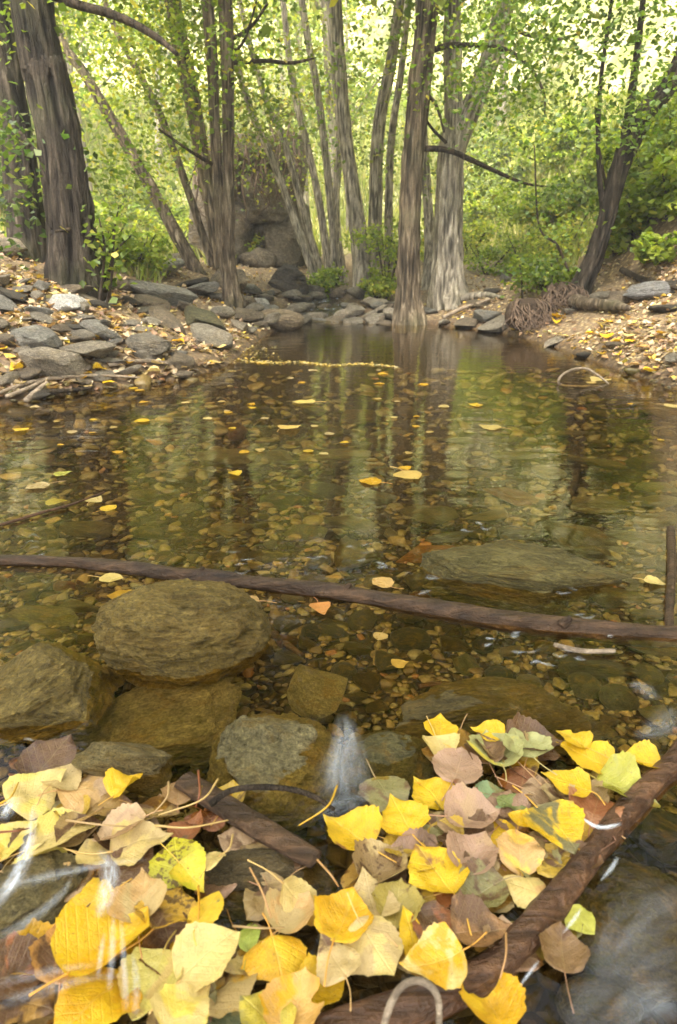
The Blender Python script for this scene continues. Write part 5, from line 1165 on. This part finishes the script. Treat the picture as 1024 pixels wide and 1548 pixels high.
def tree(label, path, bark='bark', group=None, segs=44, flare=.5, flare_h=.25, top=None, stems=(), branches=(), crown=None, lean=0., seed=1, n=110, ridge=.13, name='tree', lobes=5, mid=None, low=None, pal=GREENS, leaf_sz=.05):
    """path: [(px,py,width_px)...] foot first, in photo pixels; the foot stands on the ground there"""
    base = hit1(path[0][0], path[0][1]); Y0 = base[1]
    root = link(name, None, None, None, base, label, 'tree', group)
    b = base.copy()
    def world(pts, Ya, Yb):
        out, rad = [], []
        for q, (a, py, w) in enumerate(pts):
            Yq = Ya + (Yb - Ya) * q / max(1, len(pts) - 1)
            p = at(a, py, Yq); out.append(p); rad.append(w * float(depth(p)) / F / 2)
        return np.array(out), np.array(rad)
    P, r = world(path, Y0, Y0 + lean)
    P[0] = base - [0, 0, .06]
    if top:                                             # grows on above the frame
        d = P[-1] - P[-2]; d /= np.linalg.norm(d); d = d * .6 + np.array([0, 0, .4]); d /= np.linalg.norm(d)
        L = max(.6, (top - P[-1][2]) / d[2])
        P = np.vstack([P, P[-1] + d * L * .5, P[-1] + d * L]); r = np.concatenate([r, [r[-1] * .7, r[-1] * .25]])
    V, Fc = tube(P - b, r, segs, n, seed, ridge, flare, flare_h, .06, 1.0, lobes)
    tk = link('trunk', mesh_np('trunk', V, Fc, True, None, {'groove': tube.groove}), M[bark], root)
    tops = [P[-1]]; 
    for q, st in enumerate(stems):
        sp, sr = world(st, Y0 + lean * .4, Y0 + lean)
        if top:
            d = sp[-1] - sp[-2]; d /= np.linalg.norm(d); L = max(.5, (top * .9 - sp[-1][2]) / max(d[2], .4))
            sp = np.vstack([sp, sp[-1] + d * L * .5, sp[-1] + d * L]); sr = np.concatenate([sr, [sr[-1] * .7, sr[-1] * .25]])
        V, Fc = tube(sp - b, sr, max(14, segs - 6), 80, seed + 5 + q, ridge, wob=.06)
        link('stem', mesh_np('stem', V, Fc, True, None, {'groove': tube.groove}), M[bark], root); tops.append(sp[-1])
    for q, br in enumerate(branches):
        sp, sr = world(br, Y0 + lean * .3, Y0 + lean * .3 + RNG.uniform(-.5, .3))
        V, Fc = tube(sp - b, sr, 9, 40, seed + 50 + q, .08, wob=.12)
        link('branch', mesh_np('branch', V, Fc), M['twig'], tk)
    leaves = []
    if crown:
        rad, ncl, nl = crown
        for t_ in tops:
            c = t_ + RNG.normal(0, 1, (ncl, 3)) * np.array([rad, rad, rad * .8]) * .55 + [0, 0, -.2 * rad]
            leaves.append((clumps(c, np.full(ncl, rad * .32), nl * .2), .15))
            for q in range(4):
                e = c[q]; s = t_ * .6 + P[-3 if top else -1] * .4
                V, Fc = tube(np.array([s, (s + e) / 2 + [0, 0, .2], e]) - b, [r[-2] * .8 if top else r[-1] * .5, r[-2] * .5 if top else .02, .01], 8, 16, q, .08)
                link('branch', mesh_np('branch', V, Fc), M[bark], tk)
    if leaves:
        crown_part(root, np.vstack([x for x, _ in leaves]), .15, pal)
    if mid:                                             # unseen boughs above the frame, added to block bright sky from the water's reflections
        (x0, x1, y0, y1, Ya, Yb, nc, nl, rad) = mid
        C = np.array([at(p, q, t_) for p, q, t_ in zip(RNG.uniform(x0, x1, nc), RNG.uniform(y0, y1, nc), RNG.uniform(Ya, Yb, nc))])
        crown_part(root, clumps(C, np.full(nc, rad), nl, .6), .125, pal, name='added_bough_foliage')
        for q in range(0, nc, 3):
            tq = P[min(len(P) - 2, len(P) * 3 // 4)]
            V, Fc = tube(np.array([tq, (tq + C[q]) / 2 + [0, 0, .15], C[q]]) - b, [.03, .02, .006], 7, 14, q, .05)
            link('branch', mesh_np('branch', V, Fc), M[bark], tk)
    if low:                                             # low sprays that hang into view: (px0,px1,py0,py1,Y0,Y1,clumps,leaves,radius)
        pts = []
        for (x0, x1, y0, y1, Ya, Yb, nc, nl, rad) in low:
            xs, ys, Ys = RNG.uniform(x0, x1, nc), RNG.uniform(y0, y1, nc), RNG.uniform(Ya, Yb, nc)
            C = np.array([at(p, q, t_) for p, q, t_ in zip(xs, ys, Ys)])
            pts.append(clumps(C, np.full(nc, rad), nl, .55))
        crown_part(root, np.vstack(pts), leaf_sz, pal, name='foliage')
    return root

tree('dark furrowed trunk at the far left edge, partly out of view', [(44, 392, 56), (32, 260, 48), (12, 130, 46), (-10, 0, 44)], 'bark_dark', top=8, crown=(1.8, 14, 150), seed=2, flare=.25, low=[(-60, 70, 180, 360, 4.4, 5.2, 9, 60, .30)], pal=DKGREEN)
tree('thick dark furrowed trunk leaning left on the left bank', [(114, 436, 78), (108, 340, 68), (94, 230, 62), (70, 110, 59), (46, 0, 58)], 'bark_dark', top=9, crown=(2.2, 18, 150), seed=3, flare=.3, segs=64, n=200, ridge=.22,
     branches=[[(75, -10, 16), (120, 8, 13), (180, 25, 12), (235, 55, 10), (268, 82, 6)], [(96, 250, 12), (60, 235, 9), (30, 200, 5)], [(130, 330, 8), (110, 345, 6), (84, 350, 4)]],
     mid=(-100, 250, -800, -70, 4.5, 6.5, 30, 60, 0.5), low=[(110, 250, 170, 330, 4.6, 6.0, 8, 45, .28), (120, 330, -20, 110, 5, 7, 10, 50, .40), (0, 120, 0, 60, 4.5, 5.5, 6, 40, .35)], leaf_sz=.042)
tree('slim grey trunk leaning strongly to the left behind the rock pile', [(303, 412, 20), (243, 310, 18), (192, 220, 17), (130, 115, 15), (80, 35, 13)], 'bark', top=6, crown=(1.6, 12, 120), seed=4, lean=.5, segs=36, low=[(80, 260, 0, 260, 7, 9.5, 20, 80, .45)], pal=YGREEN)
tree('twin grey trunks fused at the foot beside the rapids', [(352, 462, 32), (347, 400, 19), (346, 300, 17), (345, 150, 18), (341, 0, 20)], 'bark', top=8, crown=(2.0, 14, 150), seed=5, flare=.5, segs=44,
     stems=[[(349, 440, 20), (337, 370, 17), (327, 230, 16), (321, 100, 17), (313, -20, 18)]],
     branches=[[(348, 95, 7), (400, 92, 6), (440, 95, 5), (475, 88, 3)], [(350, 60, 6), (380, 40, 5), (405, 5, 4)], [(325, 250, 6), (290, 230, 5), (240, 195, 3)], [(350, 80, 5), (370, 60, 4), (390, -5, 3)]],
     mid=(150, 480, -800, -50, 6.2, 8.5, 46, 62, 0.6), low=[(180, 470, -10, 220, 6.0, 8.5, 26, 75, .42)])
tree('tall grey trunk leaning left just behind the twin trunks', [(338, 412, 24), (322, 320, 22), (303, 220, 22), (285, 120, 24), (264, 20, 24)], 'bark', top=8, crown=(1.8, 12, 150), seed=6, segs=40, low=[(200, 380, 0, 260, 8, 11, 22, 80, .5)], pal=YGREEN)
tree('thin pole like trunk slanting left between the leaning trunks', [(326, 408, 12), (285, 290, 11), (245, 180, 11), (205, 100, 10), (165, 20, 8)], 'bark', top=6, crown=(1.3, 9, 100), seed=7, segs=14, lean=.4, low=[(120, 300, 0, 200, 8, 10, 12, 80, .45)], pal=YGREEN)
tree('tall brown trunk standing with its foot in the far edge of the pool', [(620, 491, 46), (618, 440, 32), (619, 360, 31), (624, 250, 31), (634, 130, 32), (648, -10, 31)], 'bark', top=9, crown=(2.2, 16, 160), seed=8, flare=.45, flare_h=.22, segs=56, n=180, ridge=.2, lobes=7,
     branches=[[(640, 224, 9), (680, 228, 8), (730, 250, 7), (790, 276, 4), (835, 283, 2)], [(652, 76, 9), (690, 68, 8), (760, 74, 7), (800, 100, 5), (822, 140, 4), (824, 175, 2)], [(640, 135, 6), (660, 160, 5), (672, 200, 3)], [(608, 440, 6), (600, 455, 5), (592, 470, 6)]],
     mid=(520, 760, -800, -50, 6.4, 8.2, 46, 62, 0.6), low=[(560, 860, -20, 160, 6.2, 7.8, 20, 60, .40)], leaf_sz=.045)
fork = tree('stout forked grey trunk with a flared root foot on the far bank', [(681, 458, 52), (678, 400, 42), (679, 320, 38), (683, 232, 36), (686, 180, 27), (684, 80, 26), (686, -20, 25)], 'bark_pale', top=10, crown=(2.4, 16, 160), seed=10, flare=.5, flare_h=.3, segs=56, n=180, ridge=.2, lobes=7,
     stems=[[(681, 262, 30), (692, 212, 32), (714, 160, 30), (740, 90, 29), (766, 0, 28)]],
     branches=[[(690, 230, 6), (650, 190, 4), (640, 160, 3)], [(760, 40, 6), (830, 60, 5), (880, 50, 3)]],
     mid=(600, 900, -700, -50, 8, 10, 46, 62, 0.7), low=[(600, 900, -20, 260, 8.2, 11, 22, 55, .5), (650, 720, 170, 330, 8.0, 8.6, 8, 30, .3)], pal=GREYGREEN, leaf_sz=.052)
tree('slender dark tree leaning right over the right bank', [(868, 452, 36), (894, 400, 28), (919, 325, 25), (942, 240, 28), (980, 165, 28), (1034, 85, 26)], 'bark_dark', top=5.5, crown=(1.6, 8, 120), seed=11, flare=.2, segs=48, ridge=.2, lean=-.3,
     stems=[[(936, 262, 16), (950, 180, 13), (962, 90, 10), (975, -20, 8)], [(915, 350, 9), (905, 240, 7), (908, 130, 6), (925, 0, 5)]],
     branches=[[(985, 160, 8), (1010, 140, 6), (1040, 130, 5)], [(920, 300, 5), (905, 220, 4), (900, 160, 3)], [(860, 410, 4), (842, 370, 4), (815, 340, 3), (808, 220, 2)]],
     mid=(800, 1150, -700, -70, 5, 6.5, 10, 62, 0.5), low=[(720, 1060, -30, 230, 4.9, 6.6, 60, 62, .34), (790, 880, 290, 420, 5.4, 6.6, 8, 60, .24)], pal=[(.075, .12, .025), (.10, .15, .03), (.13, .18, .035), (.19, .22, .04), (.055, .085, .022)], leaf_sz=.042)
# the grove behind
grove = [
 ([(490, 446, 14), (452, 350, 12), (410, 235, 11), (365, 120, 9)], 'pale slender stem leaning left, outermost of the fan by the creek'),
 ([(497, 444, 14), (465, 345, 12), (432, 220, 10), (388, 105, 8)], 'pale slender stem leaning left, second of the fan by the creek'),
 ([(503, 438, 13), (480, 290, 11), (446, 140, 10), (430, 20, 9)], 'pale slender stem slightly tilted, third of the fan by the creek'),
 ([(510, 438, 13), (500, 310, 11), (482, 150, 11), (455, -10, 10)], 'pale slender stem, most upright of the fan by the creek'),
 ([(521, 428, 14), (508, 330, 11), (513, 200, 10), (500, 40, 9)], 'thin pale trunk with a slight bend left of the wider grey trunk'),
 ([(552, 446, 30), (541, 340, 24), (523, 210, 20), (508, 0, 17)], 'wide grey trunk curving left behind the creek mouth'),
 ([(568, 432, 22), (568, 310, 20), (573, 190, 19), (598, 50, 16)], 'straight grey trunk left of the waterside trunk'),
 ([(590, 428, 14), (588, 310, 12), (593, 200, 11), (610, 80, 10)], 'dim grey trunk close behind the straight grey trunk'),
 ([(650, 436, 22), (650, 360, 16), (644, 260, 13), (634, 60, 10)], 'slim trunk seen between the waterside and forked trunks'),
]
for q, (p, lab) in enumerate(grove):
    tree(lab, p, 'bark_pale', 'slender trees of the grove', segs=30, n=90, flare=.35, flare_h=.2, top=8, crown=(1.6, 7, 70), seed=20 + q, lean=.2 * (q % 3),
         low=[(p[-1][0] - 150, p[-1][0] + 190, -20, 300, 9 + q * .4, 13 + q * .5, 12, 72, .60)], pal=[GREYGREEN, YGREEN, GREENS][q % 3], leaf_sz=.058)

def far_tree(x, y, h, r, pal, label, group, nl=2600, sz=.13, trunk_r=.12, bark='bark_pale', base_h=.25):
    z = float(height(np.array([x]), np.array([y]))[0]); root = link('tree', None, None, None, (x, y, z), label, 'tree', group)
    lx, ly = RNG.normal(0, .35, 2) * h / 6
    V, Fc = tube([(0, 0, -.1), (lx * .3, ly * .3, h * .35), (lx, ly, h * .9)], [trunk_r, trunk_r * .75, trunk_r * .2], 12, 30, int(x * 7 + y), .1, .3, .3)
    tk = link('trunk', mesh_np('trunk', V, Fc), M[bark], root)
    ncl = 26; c = RNG.normal(0, 1, (ncl, 3)) * np.array([r, r, h * .34]) * .52 + [lx * .6, ly * .6, h * (base_h + (1 - base_h) * .5)]
    c[:, 2] = np.maximum(c[:, 2], h * .12)
    P = clumps(c, np.full(ncl, r * .40), nl // ncl) + np.array([x, y, z])
    for q in range(6):
        s = np.array([lx * .4, ly * .4, h * RNG.uniform(.25, .6)])
        V, Fc = tube([s, (s + c[q]) / 2 + [0, 0, .15], c[q]], [trunk_r * .35, trunk_r * .25, .01], 7, 12, q)
        link('branch', mesh_np('branch', V, Fc), M[bark], tk)
    crown_part(root, P, sz, pal)
    return root
rs = random.Random(31); spots = []
tries = 0
while len(spots) < 15 and tries < 3000:
    tries += 1
    y = rs.uniform(15, 34); x = rs.uniform(-.62, .22) * y
    if abs(x + .2) < .6 and y < 14: continue
    if any(math.hypot(x - a, y - b) < 1.9 + .04 * y for a, b in spots): continue
    spots.append((x, y))
for q, (x, y) in enumerate(spots):
    pal, nm = [(GREYGREEN, 'grey green'), (YGREEN, 'yellow green'), (GREENS, 'green')][q % 3]
    side = 'on the left slope' if x < -.22 * y else 'on the right slope' if x > .25 * y else 'in the valley behind the grove'
    far_tree(x, y, rs.uniform(5, 9), rs.uniform(1.3, 2.2), pal, f'{nm} leafed tree fading into the light {side}', 'trees beyond the grove', nl=1700, sz=.10 + .003 * y, trunk_r=rs.uniform(.07, .14))

for q, (x, y) in enumerate([(8.6, 13.5), (11.5, 17), (7.6, 18.5), (14.5, 21), (10.5, 24)]):
    far_tree(x, y, [6, 7, 7.5, 8, 8][q], 2.3, [YGREEN, GREYGREEN][q % 2], f'{["yellow green", "grey green"][q % 2]} leafed tree on the brow of the right hillside', 'trees on the right brow', nl=2600, sz=.16, trunk_r=.1)
for x, y, lab in [(-3.3, -3.6, 'unseen tree added over the near left bank to shade the pool'), (-2.5, -1.3, 'unseen tree added on the left beside the shallows to shade the pool'), (2.9, -2.6, 'unseen tree added over the near right bank to shade the pool')]:
    far_tree(x, y, 10.5, 3.6, GREENS, lab, 'unseen trees added to shade the near pool', nl=3300, sz=.20, trunk_r=.2, bark='bark', base_h=.6)  # out of view behind the camera, added to keep sun off the pool

# ------------------------------------------------------------------ shrubs and ground plants
def shrub(px, py, wpx, hpx, pal, label, group=None, nl=900, sz=.045, name='shrub', stems=5, cat='shrub'):
    b = hit1(px, py); s = float(depth(b)) / F; w, h = wpx * s, hpx * s
    root = link(name, None, None, None, b, label, cat, group)
    ts = [tube([(0, 0, -.03), (w * .2 * math.cos(k * 1.9), w * .2 * math.sin(k * 1.9), h * .45), (w * .4 * math.cos(k * 1.9), w * .3 * math.sin(k * 1.9), h * .9)], [.012, .009, .004], 6, 12, k) for k in range(stems)]
    V, Fc = joined(ts); link('stem', mesh_np('stem', V, Fc), M['twig'], root)
    nc = 14; c = RNG.normal(0, 1, (nc, 3)) * np.array([w * .30, w * .28, h * .24]) + [0, 0, h * .55]; c[:, 2] = np.clip(c[:, 2], h * .12, h)
    crown_part(root, clumps(c, np.full(nc, min(w, h) * .30), nl // nc, .7) + b, sz, pal, name='foliage', prob=(.3, .3, .2, .14, .06))
    return root
LUSH = [(.20, .25, .03), (.27, .32, .04), (.14, .19, .03), (.36, .38, .07), (.10, .14, .03)]
shrubs = [
 (150, 405, 130, 75, LUSH, 'bright yellow green bush right of the thick dark trunk'), (205, 412, 90, 60, LUSH, 'bright yellow green bush left of the sandy mound'), (265, 385, 80, 45, YGREEN, 'dull green bush behind the sandy mound'),
 (395, 400, 50, 34, YGREEN, 'small bush at the foot of the dark cliff'), (500, 452, 40, 40, LUSH, 'fresh green tuft by the creek at the fan of stems'), (585, 450, 60, 100, LUSH, 'leafy sapling just left of the waterside trunk'), (570, 455, 40, 30, YGREEN, 'low green tuft at the creek bank'),
 (735, 415, 100, 46, LUSH, 'spreading green bush right of the forked trunk'), (790, 410, 100, 56, LUSH, 'large green bush on the slope behind the root mass'), (845, 405, 80, 80, YGREEN, 'dense green bush against the leaning tree'),
 (820, 350, 110, 56, LUSH, 'yellow green bush higher on the right slope'), (960, 360, 100, 70, LUSH, 'bright bush on the slope right of the leaning tree'), (1010, 330, 100, 80, LUSH, 'bright bush high at the right edge of the slope'), (975, 285, 110, 80, LUSH, 'sunny yellow green bush upper right on the slope'),
 (1020, 250, 110, 90, LUSH, 'sunny bush topmost at the right edge of the slope'), (710, 390, 70, 50, YGREEN, 'small bush behind the forked trunk on its right'), (930, 385, 60, 40, YGREEN, 'low bush right beside the leaning tree foot'), (1000, 395, 70, 36, LUSH, 'low dull bush above the pale angular rock'),
 (760, 340, 100, 56, GREYGREEN, 'pale grey green bush far up the right slope'), (700, 370, 70, 46, GREYGREEN, 'pale bush behind the forked trunk'), (620, 400, 60, 50, YGREEN, 'green bush seen left of the forked trunk'), (880, 310, 110, 56, LUSH, 'green bush behind the leaning tree'),
 (180, 340, 110, 90, YGREEN, 'yellow green bush farther back on the left'), (60, 350, 90, 80, YGREEN, 'green bush seen between the two dark trunks'), (240, 350, 90, 60, LUSH, 'pale sunny bush far back on the left'), (5, 330, 60, 90, DKGREEN, 'dark green creeper clump beside the leftmost trunk'),
 (130, 430, 60, 50, DKGREEN, 'dark ivy clump round the foot of the thick dark trunk'), (820, 438, 60, 40, LUSH, 'small bright sprigs on top of the root mass'),
]
for (a, b, w, h, pal, lab) in shrubs:
    shrub(a, b, w, h, pal, lab, 'bushes around the pool' , nl=1100, sz=.05 if b > 400 else .065)
# extra hillside bushes
rs = random.Random(41)
for q in range(46):
    R_ = q % 3 != 0
    a = rs.uniform(700, 1150) if R_ else rs.uniform(-120, 330); b = rs.uniform(215, 350) if R_ else rs.uniform(300, 372)
    p = hit1(a, b)
    if p[1] < 7 or p[1] > 60: continue
    pal, nm = rs.choice([(LUSH, 'bright yellow green'), (YGREEN, 'yellow green'), (GREYGREEN, 'grey green')])
    shrub(a, b, rs.uniform(50, 100), rs.uniform(30, 52), pal, f'{nm} hillside bush far back on the ' + ('right' if R_ else 'left') + ' slope', 'bushes on the far slopes', nl=700, sz=.006 * p[1] + .02, stems=3)
# thin bare saplings at the thick trunk
for q, (pts, lab) in enumerate([([(150, 462), (156, 410), (158, 370), (150, 330)], 'thin leafy sapling right against the thick dark trunk'), ([(162, 462), (170, 410), (172, 360), (180, 310)], 'thin sapling second from the thick dark trunk'), ([(168, 460), (164, 420), (176, 380), (205, 350)], 'thin crooked sapling leaning away from the thick dark trunk'),
                             ([(790, 470), (789, 430), (786, 400)], 'thin green sapling rising from the root mass'), ([(836, 450), (836, 425), (834, 398)], 'thin sapling between the root mass and the leaning tree')]):
    b = hit1(*pts[0]); P = np.array([at(x, y, b[1]) for x, y in pts]); P[0] = b
    o = link('sapling', None, None, None, b, lab, 'sapling', 'thin saplings on the banks')
    V, Fc = tube(P - b, [.011, .009, .008, .004][:len(P)], 7, 30, q); link('stem', mesh_np('stem', V, Fc), M['twig'], o)
    n = 70; t_ = RNG.uniform(.25, 1, n); C = catmull(P, 50)[(t_ * 49).astype(int)] + RNG.normal(0, .07, (n, 3))
    crown_part(o, C, .05, GREENS, name='foliage')
# grass on the slopes
n = 42000
a = RNG.uniform(-150, 1250, n); b = RNG.uniform(150, 440, n); G = hit(a, b); d = water_dist(G[:, 0], G[:, 1])
gm = (d > 1.0) & (G[:, 1] > 6.5) & (G[:, 1] < 45) & ((np.abs(G[:, 0] - .5) > 2.2) | (G[:, 1] > 12)); G = G[gm]; n = len(G)
s = .012 * G[:, 1] + .02; an = RNG.uniform(0, 6.28, n); lx = np.stack([np.cos(an), np.sin(an), 0 * an], 1)
tipv = G + np.stack([RNG.normal(0, .5, n) * s, RNG.normal(0, .5, n) * s, s * RNG.uniform(.8, 1.8, n)], 1)
V = np.stack([G - lx * s[:, None] * .12, G + lx * s[:, None] * .12, (G + tipv) / 2 + lx * s[:, None] * .07, tipv], 1).reshape(-1, 3)
c = np.repeat(pick([(.22, .25, .05), (.32, .32, .08), (.42, .38, .17), (.16, .19, .04)], n), 4, 0)
link('grass', mesh_np('grass', V, np.arange(n * 4).reshape(-1, 4), False, c), M['foliage'], kind='stuff', label='yellow green grass on the slopes', cat='grass')

# ------------------------------------------------------------------ cliff with hanging roots, root masses
def cliff():
    b = at(402, 455, 11.6); b[2] = float(height(b[0:1], b[1:2])[0])
    blocks = []
    for k, (x, y, z, w, d_, h) in enumerate([(-.45, .1, -.1, 1.0, 1.2, 1.3), (.35, .15, -.2, .9, 1.2, 1.0), (-.6, .2, .75, 1.0, 1.2, .9), (.15, .1, .6, .95, 1.1, .9), (-.2, .3, 1.2, 1.5, 1.2, .7), (.62, .5, .1, .7, 1.0, 1.5), (-.95, .4, .2, .7, 1.0, 1.6), (.05, -.45, -.45, .6, .5, .5), (-.5, -.5, -.5, .5, .5, .4), (-.1, .35, .25, 1.9, 1.1, 2.6)]):
        V, Fc = stone_np('block', 4242 + k, 4); a_ = .5 * math.sin(k * 2.1); V = V * (1 + .22 * fbm(V * 4 + k, k, 4, .6))[:, None]
        V = V * [w, d_, h]; V = np.column_stack([V[:, 0] * math.cos(a_) + V[:, 2] * math.sin(a_), V[:, 1], V[:, 2] * math.cos(a_) - V[:, 0] * math.sin(a_)])
        blocks.append((V + [x, y, z], Fc))
    V, Fc = joined(blocks)
    o = link('rock_outcrop', None, None, None, b + np.array([-.15, .6, .55]), 'dark rock outcrop overhung with roots behind the twin trunks', 'rock')
    link('rock_face', mesh_np('rock_face', V, Fc), M['rock'], o).color = (.17, .135, .09, 1)
    ts = []
    for k in range(40):
        x = RNG.uniform(-.85, .75); z0 = RNG.uniform(.75, 1.5); L = RNG.uniform(.35, 1.0); y0 = -.80 + RNG.uniform(-.12, .05)
        p = np.array([[x, y0 + .2, z0 + .1], [x + RNG.normal(0, .05), y0 - .08, z0 - L * .3], [x + RNG.normal(0, .08), y0 - .06, z0 - L * .7], [x + RNG.normal(0, .12), y0 - .02, z0 - L]])
        ts.append(tube(p, [.018, .016, .012, .005], 6, 14, k))
    V, Fc = joined(ts); link('root_curtain', mesh_np('root_curtain', V, Fc), M['rootmat'], o)
    nc = 12; c = np.column_stack([RNG.uniform(-.9, .8, nc), RNG.uniform(-.7, .2, nc), RNG.uniform(1.2, 1.9, nc)]) + np.array(o.location)
    crown_part(o, clumps(c, np.full(nc, .32), 100), .07, [(.12, .10, .04), (.15, .15, .05), (.09, .09, .03), (.20, .15, .06), (.24, .20, .06)], name='foliage')
def mat_root():
    t = NT('root'); P = t.n('ShaderNodeTexCoord').outputs['Object']; n = t.noise(P, 30, 4, .6)
    return t.out(t.principled(t.ramp(n, [(.3, (.04, .026, .018)), (.7, (.15, .10, .065))]), .8, t.bump(n, .5, .01), .2))
M['rootmat'] = mat_root()
cliff()
stone(440, 428, 70, 60, 'block', DARK, 'dark wet rock face right of the rock outcrop behind the rapids', None, 5, flat=.8, sub=5, name='rock_outcrop', cat='rock')
stone(345, 425, 60, 40, 'block', BROWN, 'brown boulder at the left foot of the rock outcrop', None, 5, flat=.7, sub=4, name='boulder', cat='rock')
def root_mass(px, py, wpx, hpx, label):
    b = hit1(px, py); s = float(depth(b)) / F; w, h = wpx * s, hpx * s
    o = link('root_mass', None, None, None, b, label, 'roots', 'exposed root masses on the right bank')
    V, Fc = stone_np('round', int(px), 4); link('soil_clod', mesh_np('soil_clod', V * [w * 1.0, w * .6, h * 1.1] + [0, w * .15, h * .40], Fc), M['soil'], o)
    ts = []
    for k in range(80):
        x = RNG.uniform(-.5, .5) * w; z0 = h * RNG.uniform(.3, .95); y0 = -w * .14
        x1 = x * RNG.uniform(.7, 1.4) + RNG.normal(0, .06)
        p = np.array([[x * .7, y0 + .08, z0], [x, y0 - .04, z0 * .8], [x1 + RNG.normal(0, .02), y0 - .10, z0 * .35], [x1 + RNG.normal(0, .05), y0 - .10 - RNG.uniform(0, .08), RNG.uniform(-.04, .04)]])
        r0 = RNG.uniform(.002, .008); ts.append(tube(p, [r0, r0 * .9, r0 * .7, r0 * .3], 6, 14, k, wob=.2))
    V, Fc = joined(ts); rt = link('root', mesh_np('root', V, Fc), M['rootmat'], o); rt['kind'] = 'stuff'
def mat_soil():
    t = NT('root_soil'); P = t.n('ShaderNodeTexCoord').outputs['Object']; n = t.noise(P, 14, 6, .7); n2 = t.noise(P, 70, 4, .7)
    c = t.mix(.7, t.ramp(n, [(.3, (.02, .014, .009)), (.7, (.075, .05, .032))]), t.ramp(n2, [(.3, .5), (.7, 1.5)]), 'MULTIPLY')
    return t.out(t.principled(c, .9, t.bump(n2, .8, .02), .15))
M['soil'] = mat_soil()
root_mass(800, 495, 72, 44, 'tangle of exposed roots overhanging the water on the far right bank')
root_mass(850, 462, 60, 36, 'smaller dark root tangle at the foot of the leaning tree')
# roots spreading from the forked trunk
stick('surface_root', [(700, 452), (722, 447), (742, 446), (760, 450)], [14, 11, 8, 4], 'bark_pale', 'pale surface root running right from the forked trunk', 'root', off=.03, n=30, segs=10, ridge=.1)

# ------------------------------------------------------------------ light, sky, air
world = bpy.data.worlds.new('World'); scn.world = world; world.use_nodes = True
nt = world.node_tree; nt.nodes.clear()
sky = nt.nodes.new('ShaderNodeTexSky'); sky.sky_type = 'NISHITA'; sky.sun_disc = False
SUN_EL, SUN_AZ = 60, 205
sky.sun_elevation = R(SUN_EL); sky.sun_rotation = R(SUN_AZ); sky.dust_density = 3.0; sky.air_density = 1.0
hs = nt.nodes.new('ShaderNodeHueSaturation'); hs.inputs['Saturation'].default_value = .35
bg = nt.nodes.new('ShaderNodeBackground'); bg.inputs['Strength'].default_value = .15
ow = nt.nodes.new('ShaderNodeOutputWorld')
nt.links.new(sky.outputs[0], hs.inputs['Color']); nt.links.new(hs.outputs[0], bg.inputs['Color']); nt.links.new(bg.outputs[0], ow.inputs[0])
sun = bpy.data.lights.new('sun', 'SUN'); sun.energy = 3.4; sun.angle = R(20); sun.color = (1, .94, .82)
so = bpy.data.objects.new('sun', sun); COL.objects.link(so)
dirv = Vector((math.sin(R(SUN_AZ)) * math.cos(R(SUN_EL)), math.cos(R(SUN_AZ)) * math.cos(R(SUN_EL)), math.sin(R(SUN_EL))))
so.rotation_euler = dirv.to_track_quat('Z', 'Y').to_euler()

bm = bmesh.new(); bmesh.ops.create_cube(bm, size=1.0); hm = bpy.data.meshes.new('haze'); bm.to_mesh(hm); bm.free()
hz = NT('valley_haze'); pv = hz.n('ShaderNodeVolumePrincipled'); pv.inputs['Density'].default_value = HAZE; pv.inputs['Color'].default_value = (.96, .97, .90, 1); pv.inputs['Anisotropy'].default_value = .2
hz.l(pv.outputs[0], hz.n('ShaderNodeOutputMaterial').inputs['Volume'])
ho = link('haze', hm, hz.m, None, (0, 38, 22), 'thin pale haze filling the wooded valley', 'haze', None, 'stuff'); ho.scale = (260, 110, 48)
ho.display_type = 'WIRE'

# ------------------------------------------------------------------ camera, view
cam = bpy.data.cameras.new('camera'); co = bpy.data.objects.new('camera', cam); COL.objects.link(co)
cam.sensor_fit = 'VERTICAL'; cam.sensor_height = 36; cam.lens = 36 * F / H
cam.clip_start = .02; cam.clip_end = 500
co.location = CAM; co.rotation_euler = (math.pi / 2 - TILT, 0, 0)
cam.dof.use_dof = True; cam.dof.focus_distance = 1.35; cam.dof.aperture_fstop = 8
scn.camera = co
scn.view_settings.view_transform = 'Standard'; scn.view_settings.look = 'None'; scn.view_settings.gamma = 1
scn.view_settings.exposure = 2.68
scn.cycles.max_bounces = 8; scn.cycles.diffuse_bounces = 3; scn.cycles.glossy_bounces = 3; scn.cycles.transmission_bounces = 4; scn.cycles.transparent_max_bounces = 12
scn.cycles.use_denoising = True
